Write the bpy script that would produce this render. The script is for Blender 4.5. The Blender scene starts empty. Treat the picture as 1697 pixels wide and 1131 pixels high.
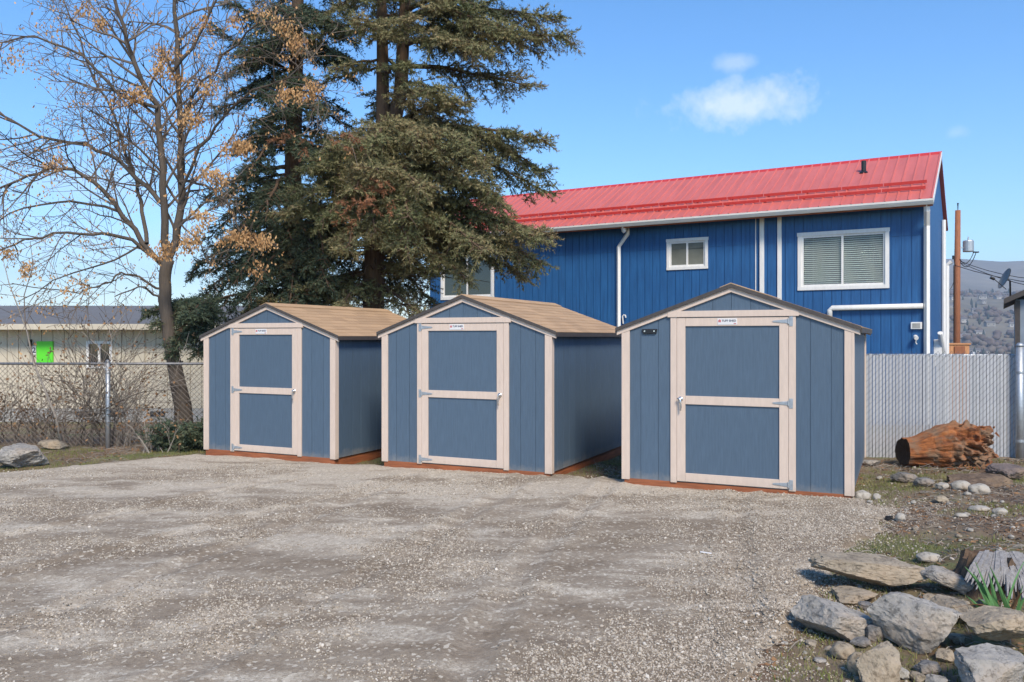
import bpy, bmesh, math, random
import numpy as np
from mathutils import Vector, Matrix, noise as mnoise

# ------------------------------------------------------------------ camera, sky, sun, exposure
scene = bpy.context.scene
COL = scene.collection
F, CX, CY, EYE = 1369.0, 848.5, 559.3, 1.75
cd = bpy.data.cameras.new('camera'); cam = bpy.data.objects.new('camera', cd); COL.objects.link(cam)
cam.location = (0, 0, EYE); cam.rotation_euler = (math.radians(90), 0, 0)
cd.sensor_width = 36.0; cd.lens = 36.0 * F / 1697.0
cd.shift_y = -(565.5 - CY) / 1697.0
cd.clip_start = 0.05; cd.clip_end = 20000
scene.camera = cam
SUN_AZ, SUN_EL = math.radians(166), math.radians(44)     # azimuth clockwise from +Y
w = bpy.data.worlds.new('World'); scene.world = w; w.use_nodes = True
def build_world():
    nt = w.node_tree; N = nt.nodes; L = nt.links; N.clear()
    out = N.new('ShaderNodeOutputWorld'); bg = N.new('ShaderNodeBackground'); bg.inputs[1].default_value = 0.15
    sky = N.new('ShaderNodeTexSky'); sky.sky_type = 'NISHITA'; sky.sun_disc = False
    sky.sun_elevation = SUN_EL; sky.sun_rotation = SUN_AZ; sky.altitude = 300; sky.air_density = 1.0
    sky.dust_density = 0.1; sky.ozone_density = 4.0
    tc = N.new('ShaderNodeTexCoord'); sep = N.new('ShaderNodeSeparateXYZ'); L.new(tc.outputs['Generated'], sep.inputs[0])
    def m(op, a, b=None, c=None, clamp=False):
        n = N.new('ShaderNodeMath'); n.operation = op; n.use_clamp = clamp
        for i, v in enumerate((a, b, c)):
            if v is None: continue
            if isinstance(v, (int, float)): n.inputs[i].default_value = v
            else: L.new(v, n.inputs[i])
        return n.outputs[0]
    az = m('ARCTAN2', sep.outputs[0], sep.outputs[1]); el = m('ARCSINE', sep.outputs[2])
    nz = N.new('ShaderNodeTexNoise'); nz.inputs['Scale'].default_value = 16; nz.inputs['Detail'].default_value = 9; nz.inputs['Roughness'].default_value = .66
    L.new(tc.outputs['Generated'], nz.inputs['Vector'])
    nv = m('SUBTRACT', nz.outputs[0], .5)
    total = None
    # clouds: azimuth, elevation, half width, half height, density
    clouds = [(.262, .266, .085, .027, .62), (.262, .31, .03, .010, .3), (.495, .215, .016, .010, .22), (-.50, .165, .16, .03, .2), (-.42, .10, .3, .025, .15),
              (-1.2, .3, .2, .04, .6), (1.3, .25, .16, .03, .6), (2.2, .35, .2, .05, .6), (-2.3, .3, .22, .04, .6), (3.0, .4, .15, .04, .5)]
    for a, e, hw, hh, d in clouds:
        dx = m('DIVIDE', m('SUBTRACT', az, a), hw); dy = m('DIVIDE', m('SUBTRACT', el, e), hh)
        r = m('SQRT', m('ADD', m('MULTIPLY', dx, dx), m('MULTIPLY', dy, dy)))
        r = m('ADD', r, m('MULTIPLY', nv, -3.3))
        v = m('MULTIPLY', m('SUBTRACT', 1.1, r, clamp=True), d)
        total = v if total is None else m('MAXIMUM', total, v)
    mx = N.new('ShaderNodeMix'); mx.data_type = 'RGBA'
    L.new(m('MINIMUM', total, .8), mx.inputs[0]); hs = N.new('ShaderNodeHueSaturation'); hs.inputs['Saturation'].default_value = 1.22; L.new(sky.outputs[0], hs.inputs['Color']); L.new(hs.outputs[0], mx.inputs[6]); mx.inputs[7].default_value = (5.0, 5.3, 5.8, 1)
    L.new(mx.outputs[2], bg.inputs[0]); L.new(bg.outputs[0], out.inputs[0])
build_world()
sd = bpy.data.lights.new('sun', 'SUN'); so = bpy.data.objects.new('sun', sd); COL.objects.link(so)
sd.energy = 3.1; sd.angle = math.radians(16); sd.color = (1, .89, .73)
sdir = Vector((math.sin(SUN_AZ) * math.cos(SUN_EL), math.cos(SUN_AZ) * math.cos(SUN_EL), math.sin(SUN_EL)))
so.rotation_euler = sdir.to_track_quat('Z', 'Y').to_euler()
scene.view_settings.view_transform = 'Standard'; scene.view_settings.look = 'None'
scene.view_settings.exposure = 0.64; scene.view_settings.gamma = 1.0; scene.view_settings.use_curve_mapping = False
scene.cycles.max_bounces = 6; scene.cycles.diffuse_bounces = 3; scene.cycles.glossy_bounces = 3
scene.render.resolution_x = 1024; scene.render.resolution_y = 682

# ------------------------------------------------------------------ helpers
rnd = random.Random(7)
def at(px, py, Y): return Vector(((px - CX) / F * Y, Y, EYE - (py - CY) / F * Y))
def sstep(a, b, x):
    t = min(1, max(0, (x - a) / (b - a))); return t * t * (3 - 2 * t)
def tag(o, label=None, cat=None, group=None, kind=None):
    if label: o['label'] = label
    if cat: o['category'] = cat
    if group: o['group'] = group
    if kind: o['kind'] = kind
    return o
def empty(name, loc=(0, 0, 0), rz=0.0):
    o = bpy.data.objects.new(name, None); COL.objects.link(o); o.location = loc; o.rotation_euler = (0, 0, rz)
    o.empty_display_size = .1; return o
def link(name, mesh, parent=None, loc=(0, 0, 0), rot=(0, 0, 0)):
    o = bpy.data.objects.new(name, mesh); COL.objects.link(o); o.parent = parent
    o.location = loc; o.rotation_euler = rot; return o
class MB:
    def __init__(s): s.v = []; s.f = []
    def add(s, vs, fs):
        b = len(s.v); s.v += [tuple(v) for v in vs]; s.f += [tuple(i + b for i in f) for f in fs]; return s
    def box(s, x0, x1, y0, y1, z0, z1):
        return s.add([(x0, y0, z0), (x1, y0, z0), (x1, y1, z0), (x0, y1, z0), (x0, y0, z1), (x1, y0, z1), (x1, y1, z1), (x0, y1, z1)],
                     [(0, 3, 2, 1), (4, 5, 6, 7), (0, 1, 5, 4), (1, 2, 6, 5), (2, 3, 7, 6), (3, 0, 4, 7)])
    def prism(s, poly, fn, d0, d1):      # poly of (u,z); fn(u,d,z) -> xyz
        n = len(poly)
        vs = [fn(u, d0, z) for u, z in poly] + [fn(u, d1, z) for u, z in poly]
        fs = [tuple(range(n)), tuple(range(2 * n - 1, n - 1, -1))] + [(i, i + n, (i + 1) % n + n, (i + 1) % n) for i in range(n)]
        return s.add(vs, fs)
    def tube(s, pts, r, n=8, cap=True):
        pts = [Vector(p) for p in pts]; m = len(pts)
        rs = r if isinstance(r, (list, tuple)) else [r] * m
        b = len(s.v); ref = None
        for i, p in enumerate(pts):
            t = (pts[min(i + 1, m - 1)] - pts[max(i - 1, 0)])
            t = t.normalized() if t.length > 1e-9 else Vector((0, 0, 1))
            if ref is None: ref = Vector((1, 0, 0)) if abs(t.x) < .9 else Vector((0, 1, 0))
            a = (ref - t * ref.dot(t)); a = a.normalized() if a.length > 1e-6 else t.orthogonal().normalized()
            c = t.cross(a); ref = a
            for k in range(n):
                an = 2 * math.pi * k / n
                s.v.append(tuple(p + (a * math.cos(an) + c * math.sin(an)) * rs[i]))
        for i in range(m - 1):
            for k in range(n):
                k2 = (k + 1) % n
                s.f.append((b + i * n + k, b + i * n + k2, b + (i + 1) * n + k2, b + (i + 1) * n + k))
        if cap and n > 2:
            s.f.append(tuple(b + k for k in range(n - 1, -1, -1))); s.f.append(tuple(b + (m - 1) * n + k for k in range(n)))
        return s
    def mesh(s, name, mat=None, smooth=False):
        me = bpy.data.meshes.new(name); me.from_pydata(s.v, [], s.f); me.update()
        if mat: me.materials.append(mat)
        if smooth: me.polygons.foreach_set('use_smooth', [True] * len(me.polygons))
        return me
    def build(s, name, mat, parent=None, loc=(0, 0, 0), rot=(0, 0, 0), smooth=False, bevel=0):
        o = link(name, s.mesh(name, mat, smooth), parent, loc, rot)
        if bevel:
            md = o.modifiers.new('bevel', 'BEVEL'); md.width = bevel; md.segments = 2; md.limit_method = 'ANGLE'
        return o
def np_mesh(name, V, Fc, mat, smooth=False):          # V (n,3), Fc (m,k) uniform faces
    me = bpy.data.meshes.new(name); V = np.asarray(V, np.float32); Fc = np.asarray(Fc, np.int32)
    k = Fc.shape[1]; me.vertices.add(len(V)); me.vertices.foreach_set('co', V.ravel())
    me.loops.add(Fc.size); me.loops.foreach_set('vertex_index', Fc.ravel())
    me.polygons.add(len(Fc)); me.polygons.foreach_set('loop_start', np.arange(len(Fc), dtype=np.int32) * k)
    me.polygons.foreach_set('loop_total', np.full(len(Fc), k, np.int32))
    if smooth: me.polygons.foreach_set('use_smooth', np.ones(len(Fc), bool))
    me.update(calc_edges=True); me.validate()
    if mat: me.materials.append(mat)
    return me

class NT:
    def __init__(s, name):
        s.m = bpy.data.materials.new(name); s.m.use_nodes = True; s.t = s.m.node_tree
        s.b = s.t.nodes['Principled BSDF']; s.tc = s.t.nodes.new('ShaderNodeTexCoord')
    def n(s, ty, **kw):
        o = s.t.nodes.new(ty)
        for k, v in kw.items(): setattr(o, k, v)
        return o
    def l(s, a, b): s.t.links.new(a, b)
    def noise(s, scale, detail=5, rough=.55, stretch=None, coord='Object', dist=0):
        n = s.n('ShaderNodeTexNoise'); n.inputs['Scale'].default_value = scale; n.inputs['Detail'].default_value = detail
        n.inputs['Roughness'].default_value = rough; n.inputs['Distortion'].default_value = dist
        src = s.tc.outputs[coord] if coord in ('Object', 'Generated', 'UV') else s.n('ShaderNodeNewGeometry').outputs['Position']
        if stretch:
            mp = s.n('ShaderNodeMapping'); mp.inputs['Scale'].default_value = stretch; s.l(src, mp.inputs[0]); src = mp.outputs[0]
        s.l(src, n.inputs['Vector']); return n.outputs[0]
    def ramp(s, fac, stops):
        r = s.n('ShaderNodeValToRGB'); e = r.color_ramp.elements
        while len(e) < len(stops): e.new(.5)
        for i, (p, c) in enumerate(stops):
            e[i].position = p; e[i].color = (c if len(c) == 4 else (*c, 1)) if not isinstance(c, (int, float)) else (c, c, c, 1)
        s.l(fac, r.inputs[0]); return r.outputs[0]
    def mix(s, fac, a, b, mode='MIX'):
        m = s.n('ShaderNodeMix', data_type='RGBA', blend_type=mode)
        for i, v in ((0, fac), (6, a), (7, b)):
            if isinstance(v, (int, float)): m.inputs[i].default_value = v
            elif isinstance(v, (tuple, list)): m.inputs[i].default_value = (*v, 1) if len(v) == 3 else v
            else: s.l(v, m.inputs[i])
        return m.outputs[2]
    def col(s, v):
        if isinstance(v, (tuple, list)): s.b.inputs['Base Color'].default_value = (*v, 1)
        else: s.l(v, s.b.inputs['Base Color'])
    def bump(s, h, strength=.3, dist=.01):
        b = s.n('ShaderNodeBump'); b.inputs['Strength'].default_value = strength; b.inputs['Distance'].default_value = dist
        s.l(h, b.inputs['Height']); s.l(b.outputs[0], s.b.inputs['Normal'])
    def rough(s, v):
        if isinstance(v, (int, float)): s.b.inputs['Roughness'].default_value = v
        else: s.l(v, s.b.inputs['Roughness'])
    def rand(s, island=False):
        if island: return s.n('ShaderNodeNewGeometry').outputs['Random Per Island']
        return s.n('ShaderNodeObjectInfo').outputs['Random']
def simple(name, c, rough=.6, var=.25, scale=8, stretch=None, bump=.15, bdist=.004, metal=0, spec=.5, piece=0, island=0, coord='Object'):
    t = NT(name); nz = t.noise(scale, 6, .6, stretch, coord)
    lo = tuple(x * (1 - var) for x in c); hi = tuple(min(1, x * (1 + var)) for x in c)
    cc = t.ramp(nz, [(.3, lo), (.7, hi)])
    if piece or island:
        r = t.rand(bool(island)); a = piece or island
        cc = t.mix(1.0, cc, t.ramp(r, [(0, 1 - a), (1, 1 + 0 * a)]), 'MULTIPLY')
    t.col(cc); t.rough(rough); t.b.inputs['Metallic'].default_value = metal; t.b.inputs['Specular IOR Level'].default_value = spec
    if bump: t.bump(nz, bump, bdist)
    return t.m

M = {}
def dusted(mat, amount, col=(.33, .29, .24)):
    """splashed dust with a ragged upper edge along the foot of a wall"""
    nt = mat.node_tree; b = nt.nodes['Principled BSDF']; src = b.inputs['Base Color'].links[0].from_socket
    tc = nt.nodes.new('ShaderNodeTexCoord'); sp = nt.nodes.new('ShaderNodeSeparateXYZ'); nt.links.new(tc.outputs['Object'], sp.inputs[0])
    n = nt.nodes.new('ShaderNodeTexNoise'); n.inputs['Scale'].default_value = 7; n.inputs['Detail'].default_value = 8; n.inputs['Roughness'].default_value = .7; nt.links.new(tc.outputs['Object'], n.inputs['Vector'])
    m1 = nt.nodes.new('ShaderNodeMath'); m1.operation = 'MULTIPLY_ADD'; m1.inputs[1].default_value = -3.0; m1.inputs[2].default_value = .05; nt.links.new(sp.outputs[2], m1.inputs[0])
    m2 = nt.nodes.new('ShaderNodeMath'); m2.operation = 'ADD'; nt.links.new(m1.outputs[0], m2.inputs[0]); nt.links.new(n.outputs[0], m2.inputs[1])
    mr = nt.nodes.new('ShaderNodeMapRange'); mr.inputs[1].default_value = .25; mr.inputs[2].default_value = .75; mr.inputs[4].default_value = amount; nt.links.new(m2.outputs[0], mr.inputs[0])
    mx = nt.nodes.new('ShaderNodeMix'); mx.data_type = 'RGBA'; nt.links.new(mr.outputs[0], mx.inputs[0]); nt.links.new(src, mx.inputs[6]); mx.inputs[7].default_value = (*col, 1); nt.links.new(mx.outputs[2], b.inputs['Base Color'])
    return mat
M['shed_blue'] = simple('shed_blue', (.074, .114, .164), .5, .11, 9, (6, 6, .5), .5, .005, piece=.08)
M['shed_trim'] = simple('shed_trim', (.60, .475, .39), .55, .06, 6, (5, 5, 1), .1, .002)
dusted(M['shed_blue'], .5); dusted(M['shed_trim'], .45, (.40, .33, .26))
M['treated'] = simple('treated_wood', (.27, .085, .032), .7, .35, 5, (.6, .6, 6), .2, .003)
M['shingle'] = simple('tan_shingle', (.45, .29, .165), .95, .22, 160, None, .4, .002, piece=.22)
M['dark_edge'] = simple('roof_edge', (.06, .05, .045), .6, .2, 20)
M['galv'] = simple('galvanised', (.42, .44, .46), .5, .15, 30, None, .05, .001, metal=.7)
M['steel_bright'] = simple('bright_steel', (.7, .7, .7), .25, .05, 20, None, 0, 0, metal=.9)
M['sign_white'] = simple('sign_white', (.66, .64, .63), .4, .03, 5, None, 0)
M['sign_navy'] = simple('sign_ink', (.02, .025, .06), .5, .05, 5, None, 0)
M['sign_red'] = simple('sign_red', (.5, .16, .16), .5, .05, 5, None, 0)
M['black_plastic'] = simple('black_plastic', (.012, .012, .014), .45, .2, 10, None, .05)
def blue_wall():
    t = NT('blue_siding')
    a = t.noise(3.5, 6, .65, (5, 5, .35)); b = t.noise(1.1, 4, .6)
    c = t.ramp(a, [(.25, (.009, .058, .165)), (.55, (.015, .098, .265)), (.8, (.026, .135, .33))])
    c = t.mix(t.ramp(b, [(.45, 0.0), (.75, .45)]), c, (.010, .064, .19))
    t.col(c); t.rough(.55); t.bump(a, .3, .004); return t.m
M['blue_wall'] = blue_wall()
M['white_trim'] = simple('white_trim', (.72, .70, .67), .5, .07, 4, (4, 4, 1), .06, .002)
M['red_roof'] = simple('red_metal_roof', (.52, .125, .10), .42, .13, 1.4, (3, .5, .5), .02, .002, spec=.6)
M['red_rail'] = simple('red_rail', (.50, .036, .030), .45, .06, 3, None, 0)
M['gutter'] = simple('gutter_metal', (.62, .60, .56), .35, .08, 3, None, .02)
def glass():
    t = NT('window_glass'); t.col((.02, .022, .024)); t.rough(.06); t.b.inputs['Specular IOR Level'].default_value = .8
    nz = t.noise(1.5, 2); t.bump(nz, .03, .01); return t.m
M['glass'] = glass()
M['pale_glass'] = simple('pale_glass', (.16, .165, .14), .12, .2, 2, None, 0, spec=.8)
def pane_clear():
    t = NT('clear_pane'); t.col((.9, .95, .95)); t.rough(.03); t.b.inputs['Transmission Weight'].default_value = .95; t.b.inputs['IOR'].default_value = 1.08
    return t.m
M['pane'] = pane_clear()
M['blind'] = simple('blind_slat', (.55, .56, .48), .6, .06, 4, None, 0)
M['room'] = simple('room_dark', (.02, .022, .02), .9, .3, 2, None, 0)
M['beige'] = simple('beige_siding', (.52, .46, .36), .7, .08, 3, (4, 4, .6), .2, .004, piece=.04)
M['grey_shingle'] = simple('grey_roof', (.13, .13, .135), .95, .3, 6, (1, 8, 8), .3, .01)
M['green_board'] = simple('green_board', (.10, .62, .025), .5, .06, 3, None, 0)
M['concrete'] = simple('concrete', (.33, .32, .30), .9, .2, 5, None, .3, .01)
M['pole_wood'] = simple('pole_wood', (.27, .10, .045), .8, .3, 6, (6, 6, .6), .4, .01)
M['slat'] = simple('privacy_slat', (.38, .385, .40), .5, .10, 3, (4, 4, 1), .03, .002, piece=.14)
M['wire'] = simple('fence_wire', (.17, .17, .18), .5, .2, 20, None, 0, metal=.5)
def bark(name, a, b, sc=10):
    t = NT(name); n1 = t.noise(sc, 8, .7, (3, 3, .45)); n2 = t.noise(sc * .3, 3)
    t.col(t.mix(n2, t.ramp(n1, [(.3, a), (.7, b)]), tuple(.7 * (x + y) / 2 for x, y in zip(a, b)))); t.rough(.9); t.bump(n1, .8, .02); return t.m
M['bark_grey'] = bark('grey_bark', (.045, .036, .030), (.16, .125, .095))
M['bark_conifer'] = bark('conifer_bark', (.045, .028, .018), (.20, .125, .075), 8)
M['twig'] = simple('twig_bark', (.16, .125, .10), .85, .35, 3, None, 0, island=.45)
M['twig_pale'] = simple('pale_twig', (.30, .26, .22), .85, .25, 3, None, 0, island=.4)
def leafmat(name, cols, rough=.75, trans=.25, scale=.9):
    t = NT(name); r = t.rand(True); n = t.noise(scale, 3, .6)
    st = [(i / max(1, len(cols) - 1), c) for i, c in enumerate(cols)]
    mixr = t.n('ShaderNodeMath', operation='ADD'); sc = t.n('ShaderNodeMath', operation='MULTIPLY'); sc.inputs[1].default_value = .5
    t.l(r, sc.inputs[0]); t.l(sc.outputs[0], mixr.inputs[0])
    n2 = t.n('ShaderNodeMath', operation='MULTIPLY_ADD'); n2.inputs[1].default_value = 1.6; n2.inputs[2].default_value = -.55; t.l(n, n2.inputs[0]); t.l(n2.outputs[0], mixr.inputs[1])
    t.col(t.ramp(mixr.outputs[0], st)); t.rough(rough); t.b.inputs['Specular IOR Level'].default_value = .25
    return t.m
M['needle_olive'] = leafmat('olive_needles', [(.062, .082, .036), (.12, .132, .058), (.19, .18, .085), (.25, .205, .105), (.29, .19, .095)])
M['needle_dark'] = leafmat('dark_needles', [(.032, .052, .036), (.055, .080, .052), (.085, .105, .06), (.14, .135, .075)])
M['needle_dead'] = leafmat('dead_needles', [(.20, .085, .045), (.26, .12, .06), (.30, .16, .08)])
M['seed'] = leafmat('dry_seed_keys', [(.26, .13, .055), (.40, .23, .10), (.52, .33, .165)], .7)
M['dry_leaf'] = leafmat('dry_leaves', [(.12, .07, .04), (.22, .12, .06), (.32, .19, .09)], .8)
M['grass'] = leafmat('grass_blades', [(.075, .10, .022), (.13, .16, .035), (.22, .20, .08), (.32, .26, .14)], .8, scale=1.4)
M['iris'] = leafmat('sword_leaf', [(.06, .15, .05), (.10, .22, .075), (.20, .28, .11)], .5)
def rockmat(name, a, b, c, sc=5):
    t = NT(name); n1 = t.noise(sc, 8, .65, coord='Object'); n2 = t.noise(sc * 5, 6, .7); n3 = t.noise(sc * .6, 3)
    cc = t.ramp(n1, [(.3, a), (.55, b), (.75, c)])
    cc = t.mix(t.ramp(n2, [(.36, .8), (.48, 0.0)]), cc, tuple(x * .38 for x in a))
    cc = t.mix(t.ramp(n3, [(.5, 0.0), (.7, .5)]), cc, (.30, .20, .11))
    t.col(cc); t.rough(.9); t.bump(t.mix(.5, n1, n2), .9, .02); return t.m
M['rock_grey'] = rockmat('grey_rock', (.20, .185, .165), (.32, .295, .262), (.44, .41, .365))
M['rock_tan'] = rockmat('tan_rock', (.19, .15, .105), (.32, .265, .195), (.43, .37, .29))
M['rock_dark'] = rockmat('dark_rock', (.10, .10, .10), (.18, .17, .16), (.26, .24, .22))
M['cobble'] = rockmat('pale_cobble', (.28, .25, .21), (.38, .35, .30), (.46, .43, .38), 3)
M['rock_red_dark'] = rockmat('purplish_rock', (.11, .085, .075), (.17, .13, .115), (.23, .185, .16))
M['rock_red'] = rockmat('red_rock', (.26, .11, .05), (.36, .18, .09), (.40, .27, .17))
def rotwood():
    t = NT('rotten_wood'); n1 = t.noise(6, 8, .7, (.35, 3, 3)); n2 = t.noise(4, 5, .65); n3 = t.noise(20, 6, .7)
    c = t.ramp(n1, [(.28, (.035, .016, .009)), (.43, (.17, .055, .018)), (.6, (.34, .115, .032)), (.8, (.45, .20, .075))])
    c = t.mix(t.ramp(n2, [(.46, 0.0), (.6, .8)]), c, (.20, .135, .085))
    t.col(c); t.rough(.9); t.bump(t.mix(.5, n1, n3), 1.0, .03); return t.m
M['rotten'] = rotwood()
M['log_end'] = bark('shaded_log_end', (.03, .018, .012), (.11, .07, .045), 12)  # shade of the end turned from the sun, put into the wood colour
M['grey_wood'] = bark('weathered_wood', (.14, .13, .125), (.46, .43, .41), 14)
def groundmat():
    t = NT('dirt_ground'); P = 'pos'
    n1 = t.noise(.9, 6, .6, coord=P); n2 = t.noise(7, 8, .7, coord=P); n3 = t.noise(45, 5, .7, coord=P); n4 = t.noise(.5, 4, .55, coord=P, dist=.6)
    c = t.ramp(n2, [(.3, (.075, .045, .026)), (.5, (.15, .095, .056)), (.68, (.25, .175, .11))])
    c = t.mix(t.ramp(n1, [(.45, 0.0), (.62, .7)]), c, (.21, .165, .11))
    gf = t.ramp(t.mix(.45, n4, n2), [(.49, 0.0), (.60, .8)])
    c = t.mix(gf, c, t.ramp(n3, [(.3, (.055, .075, .016)), (.7, (.15, .175, .05))]))
    c = t.mix(t.ramp(n3, [(.62, 0.0), (.72, .7)]), c, (.34, .29, .22))
    # far land: dry brown slopes instead of garden soil
    g = t.n('ShaderNodeNewGeometry'); sx = t.n('ShaderNodeSeparateXYZ'); t.l(g.outputs['Position'], sx.inputs[0])
    mr = t.n('ShaderNodeMapRange'); mr.inputs[1].default_value = 60; mr.inputs[2].default_value = 200; t.l(sx.outputs[1], mr.inputs[0])
    f1 = t.noise(.004, 8, .65, coord=P); f2 = t.noise(.03, 6, .7, coord=P)
    fc = t.ramp(t.mix(.4, f1, f2), [(.35, (.085, .075, .05)), (.5, (.17, .145, .10)), (.65, (.26, .22, .155))])
    c = t.mix(mr.outputs[0], c, fc)
    t.col(c); t.rough(.95); t.bump(t.mix(.5, n2, n3), .8, .03); return t.m
M['dirt'] = groundmat()
M['soil'] = rockmat('heaped_soil', (.07, .045, .028), (.15, .10, .065), (.24, .18, .12), 9)
def gravelmat():
    t = NT('gravel'); P = 'pos'
    pos = t.n('ShaderNodeNewGeometry').outputs['Position']
    def vor(sc):
        v = t.n('ShaderNodeTexVoronoi'); v.inputs['Scale'].default_value = sc; t.l(pos, v.inputs['Vector']); return v
    v1, v2 = vor(48), vor(105)
    mp = t.n('ShaderNodeMapping'); mp.inputs['Rotation'].default_value = (0, 0, .5); mp.inputs['Scale'].default_value = (.55, 1.25, 1); t.l(pos, mp.inputs[0])
    def nz_(sc, det, dist):
        n = t.n('ShaderNodeTexNoise'); n.inputs['Scale'].default_value = sc; n.inputs['Detail'].default_value = det; n.inputs['Roughness'].default_value = .62; n.inputs['Distortion'].default_value = dist; t.l(mp.outputs[0], n.inputs['Vector']); return n.outputs[0]
    big, mid = nz_(.75, 8, .4), nz_(3.0, 8, .5)
    fine = t.noise(30, 5, .7, coord=P); micro = t.noise(140, 3, .7, coord=P)
    st1 = t.ramp(v1.outputs['Color'], [(.05, (0.220, 0.178, 0.130)), (.35, (0.396, 0.335, 0.255)), (.7, (0.550, 0.475, 0.370)), (.95, (0.726, 0.659, 0.540))])
    st2 = t.ramp(v2.outputs['Color'], [(.05, (0.209, 0.167, 0.120)), (.4, (0.396, 0.335, 0.255)), (.95, (0.660, 0.583, 0.470))])
    stone = t.mix(t.ramp(fine, [(.42, 0.0), (.55, 1.0)]), st2, st1)
    dust = t.ramp(t.mix(.5, fine, micro), [(.34, (.34, .275, .205)), (.66, (.57, .48, .375))])
    c = t.mix(t.ramp(mid, [(.40, .85), (.6, .4)]), dust, stone)
    # packed damp soil where the wheels have worn the stone away
    sx = t.n('ShaderNodeSeparateXYZ'); t.l(pos, sx.inputs[0])
    mr = t.n('ShaderNodeMapRange'); mr.inputs[1].default_value = 9.8; mr.inputs[2].default_value = 7.0; mr.inputs[3].default_value = 0; mr.inputs[4].default_value = .075; t.l(sx.outputs[1], mr.inputs[0])
    ad = t.n('ShaderNodeMath', operation='ADD'); t.l(t.mix(.42, big, mid), ad.inputs[0]); t.l(mr.outputs[0], ad.inputs[1])
    damp = t.ramp(ad.outputs[0], [(.49, 0.0), (.56, .6), (.63, .88)])
    soil = t.ramp(t.mix(.4, fine, micro), [(.34, (.115, .08, .05)), (.55, (.205, .152, .10)), (.7, (.34, .275, .195))])
    c = t.mix(damp, c, t.mix(t.ramp(v1.outputs['Color'], [(.78, 0.0), (.82, .6)]), soil, st1))
    t.col(c); t.rough(.95)
    h = t.mix(.5, t.mix(.5, v1.outputs['Distance'], v2.outputs['Distance']), micro); t.bump(h, .85, .014); return t.m
M['gravel'] = gravelmat()
def pebmat(name, k):
    t = NT(name); r = t.rand()
    t.col(t.ramp(r, [(0, (.15 * k, .12 * k, .09 * k)), (.3, (.29 * k, .24 * k, .182 * k)), (.6, (.41 * k, .345 * k, .27 * k)), (.88, (.48 * k, .42 * k, .34 * k)), (1, (.58 * k, .525 * k, .45 * k))])); t.rough(.85); return t.m
M['pebble'] = pebmat('pebbles', 1.0); M['rubble'] = pebmat('rubble', .8)
M['hill_tree'] = leafmat('far_bare_wood', [(.075, .055, .048), (.13, .10, .085), (.17, .14, .11)], .9, scale=.02)
M['hill_pine'] = simple('far_pine', (.03, .045, .035), .9, .3, .1, None, 0)
M['far_wall'] = simple('far_house_wall', (.50, .47, .43), .8, .1, .3, None, 0, piece=.5)
M['far_roof'] = simple('far_house_roof', (.20, .18, .17), .8, .2, .3, None, 0, piece=.5)
M['orange_wood'] = simple('orange_boards', (.50, .24, .11), .8, .15, 3, None, .1)
M['greyblue'] = simple('greyblue_wall', (.20, .24, .29), .7, .12, 3, None, .05)

# ------------------------------------------------------------------ terrain
GR = [(-30, -8), (1.0, -8), (.85, 2.5), (1.17, 4.05), (1.5, 4.75), (1.86, 5.28), (2.5, 6.35), (3.15, 7.25), (3.78, 7.95), (3.55, 8.6), (2.4, 9.2), (1.2, 9.95), (-.63, 10.85), (-3.6, 12.25), (-4.75, 12.62), (-5.4, 11.95), (-6.85, 10.95), (-9.5, 10.3), (-30, 9.6)]
def sdist(x, y):                                   # signed distance, + inside the gravel
    d = 1e9; ins = False; n = len(GR)
    for i in range(n):
        ax, ay = GR[i]; bx, by = GR[(i + 1) % n]
        ex, ey = bx - ax, by - ay; t = max(0, min(1, ((x - ax) * ex + (y - ay) * ey) / (ex * ex + ey * ey)))
        d = min(d, math.hypot(x - ax - ex * t, y - ay - ey * t))
        if (ay > y) != (by > y) and x < (bx - ax) * (y - ay) / (by - ay) + ax: ins = not ins
    return d if ins else -d
def nz(x, y, z=0.0): return mnoise.noise(Vector((x, y, z)))
def ground0(x, y):
    h = .0125 * (max(-8, min(6, x)) + 3.6) - .05
    h -= .40 * sstep(14, 21, y) * sstep(-3, -6, x)
    h -= .07 * sstep(10.2, 13, y) * sstep(-5.5, -2, x) * (1 - sstep(3.6, 4.6, x))
    if y > 12: h -= 3.0 * sstep(13.5, 40, y) * sstep(0, 8, x)
    if y > 40:
        h += -58 * sstep(40, 420, y)
        a = x / y
        k = .10 + .90 * sstep(.10, .48, a) - .2 * sstep(.8, 1.5, a)
        ridge = 1 + .05 * nz(a * 9, 3.3) + .03 * nz(a * 30, 1.1)
        h += k * ridge * (150 * sstep(500, 1700, y) + 240 * sstep(1900, 3600, y)) + (k * 16 * nz(x * .003, y * .003) + 6 * nz(x * .012, y * .012)) * sstep(300, 900, y)
    return h
def ground(x, y):
    h = ground0(x, y)
    if -12 < x < 12 and 1 < y < 16:
        b = max(0, min(1, (x - (1.0 + .28 * y)) / 1.0)) * (1 - sstep(8.5, 10.5, y))
        h += .10 * b * sstep(1.5, 3, y)
        h += .035 * nz(x * 1.3, y * 1.3) + .018 * nz(x * 4, y * 4, 3) + .008 * nz(x * 11, y * 11, 5)
    return h
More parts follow.
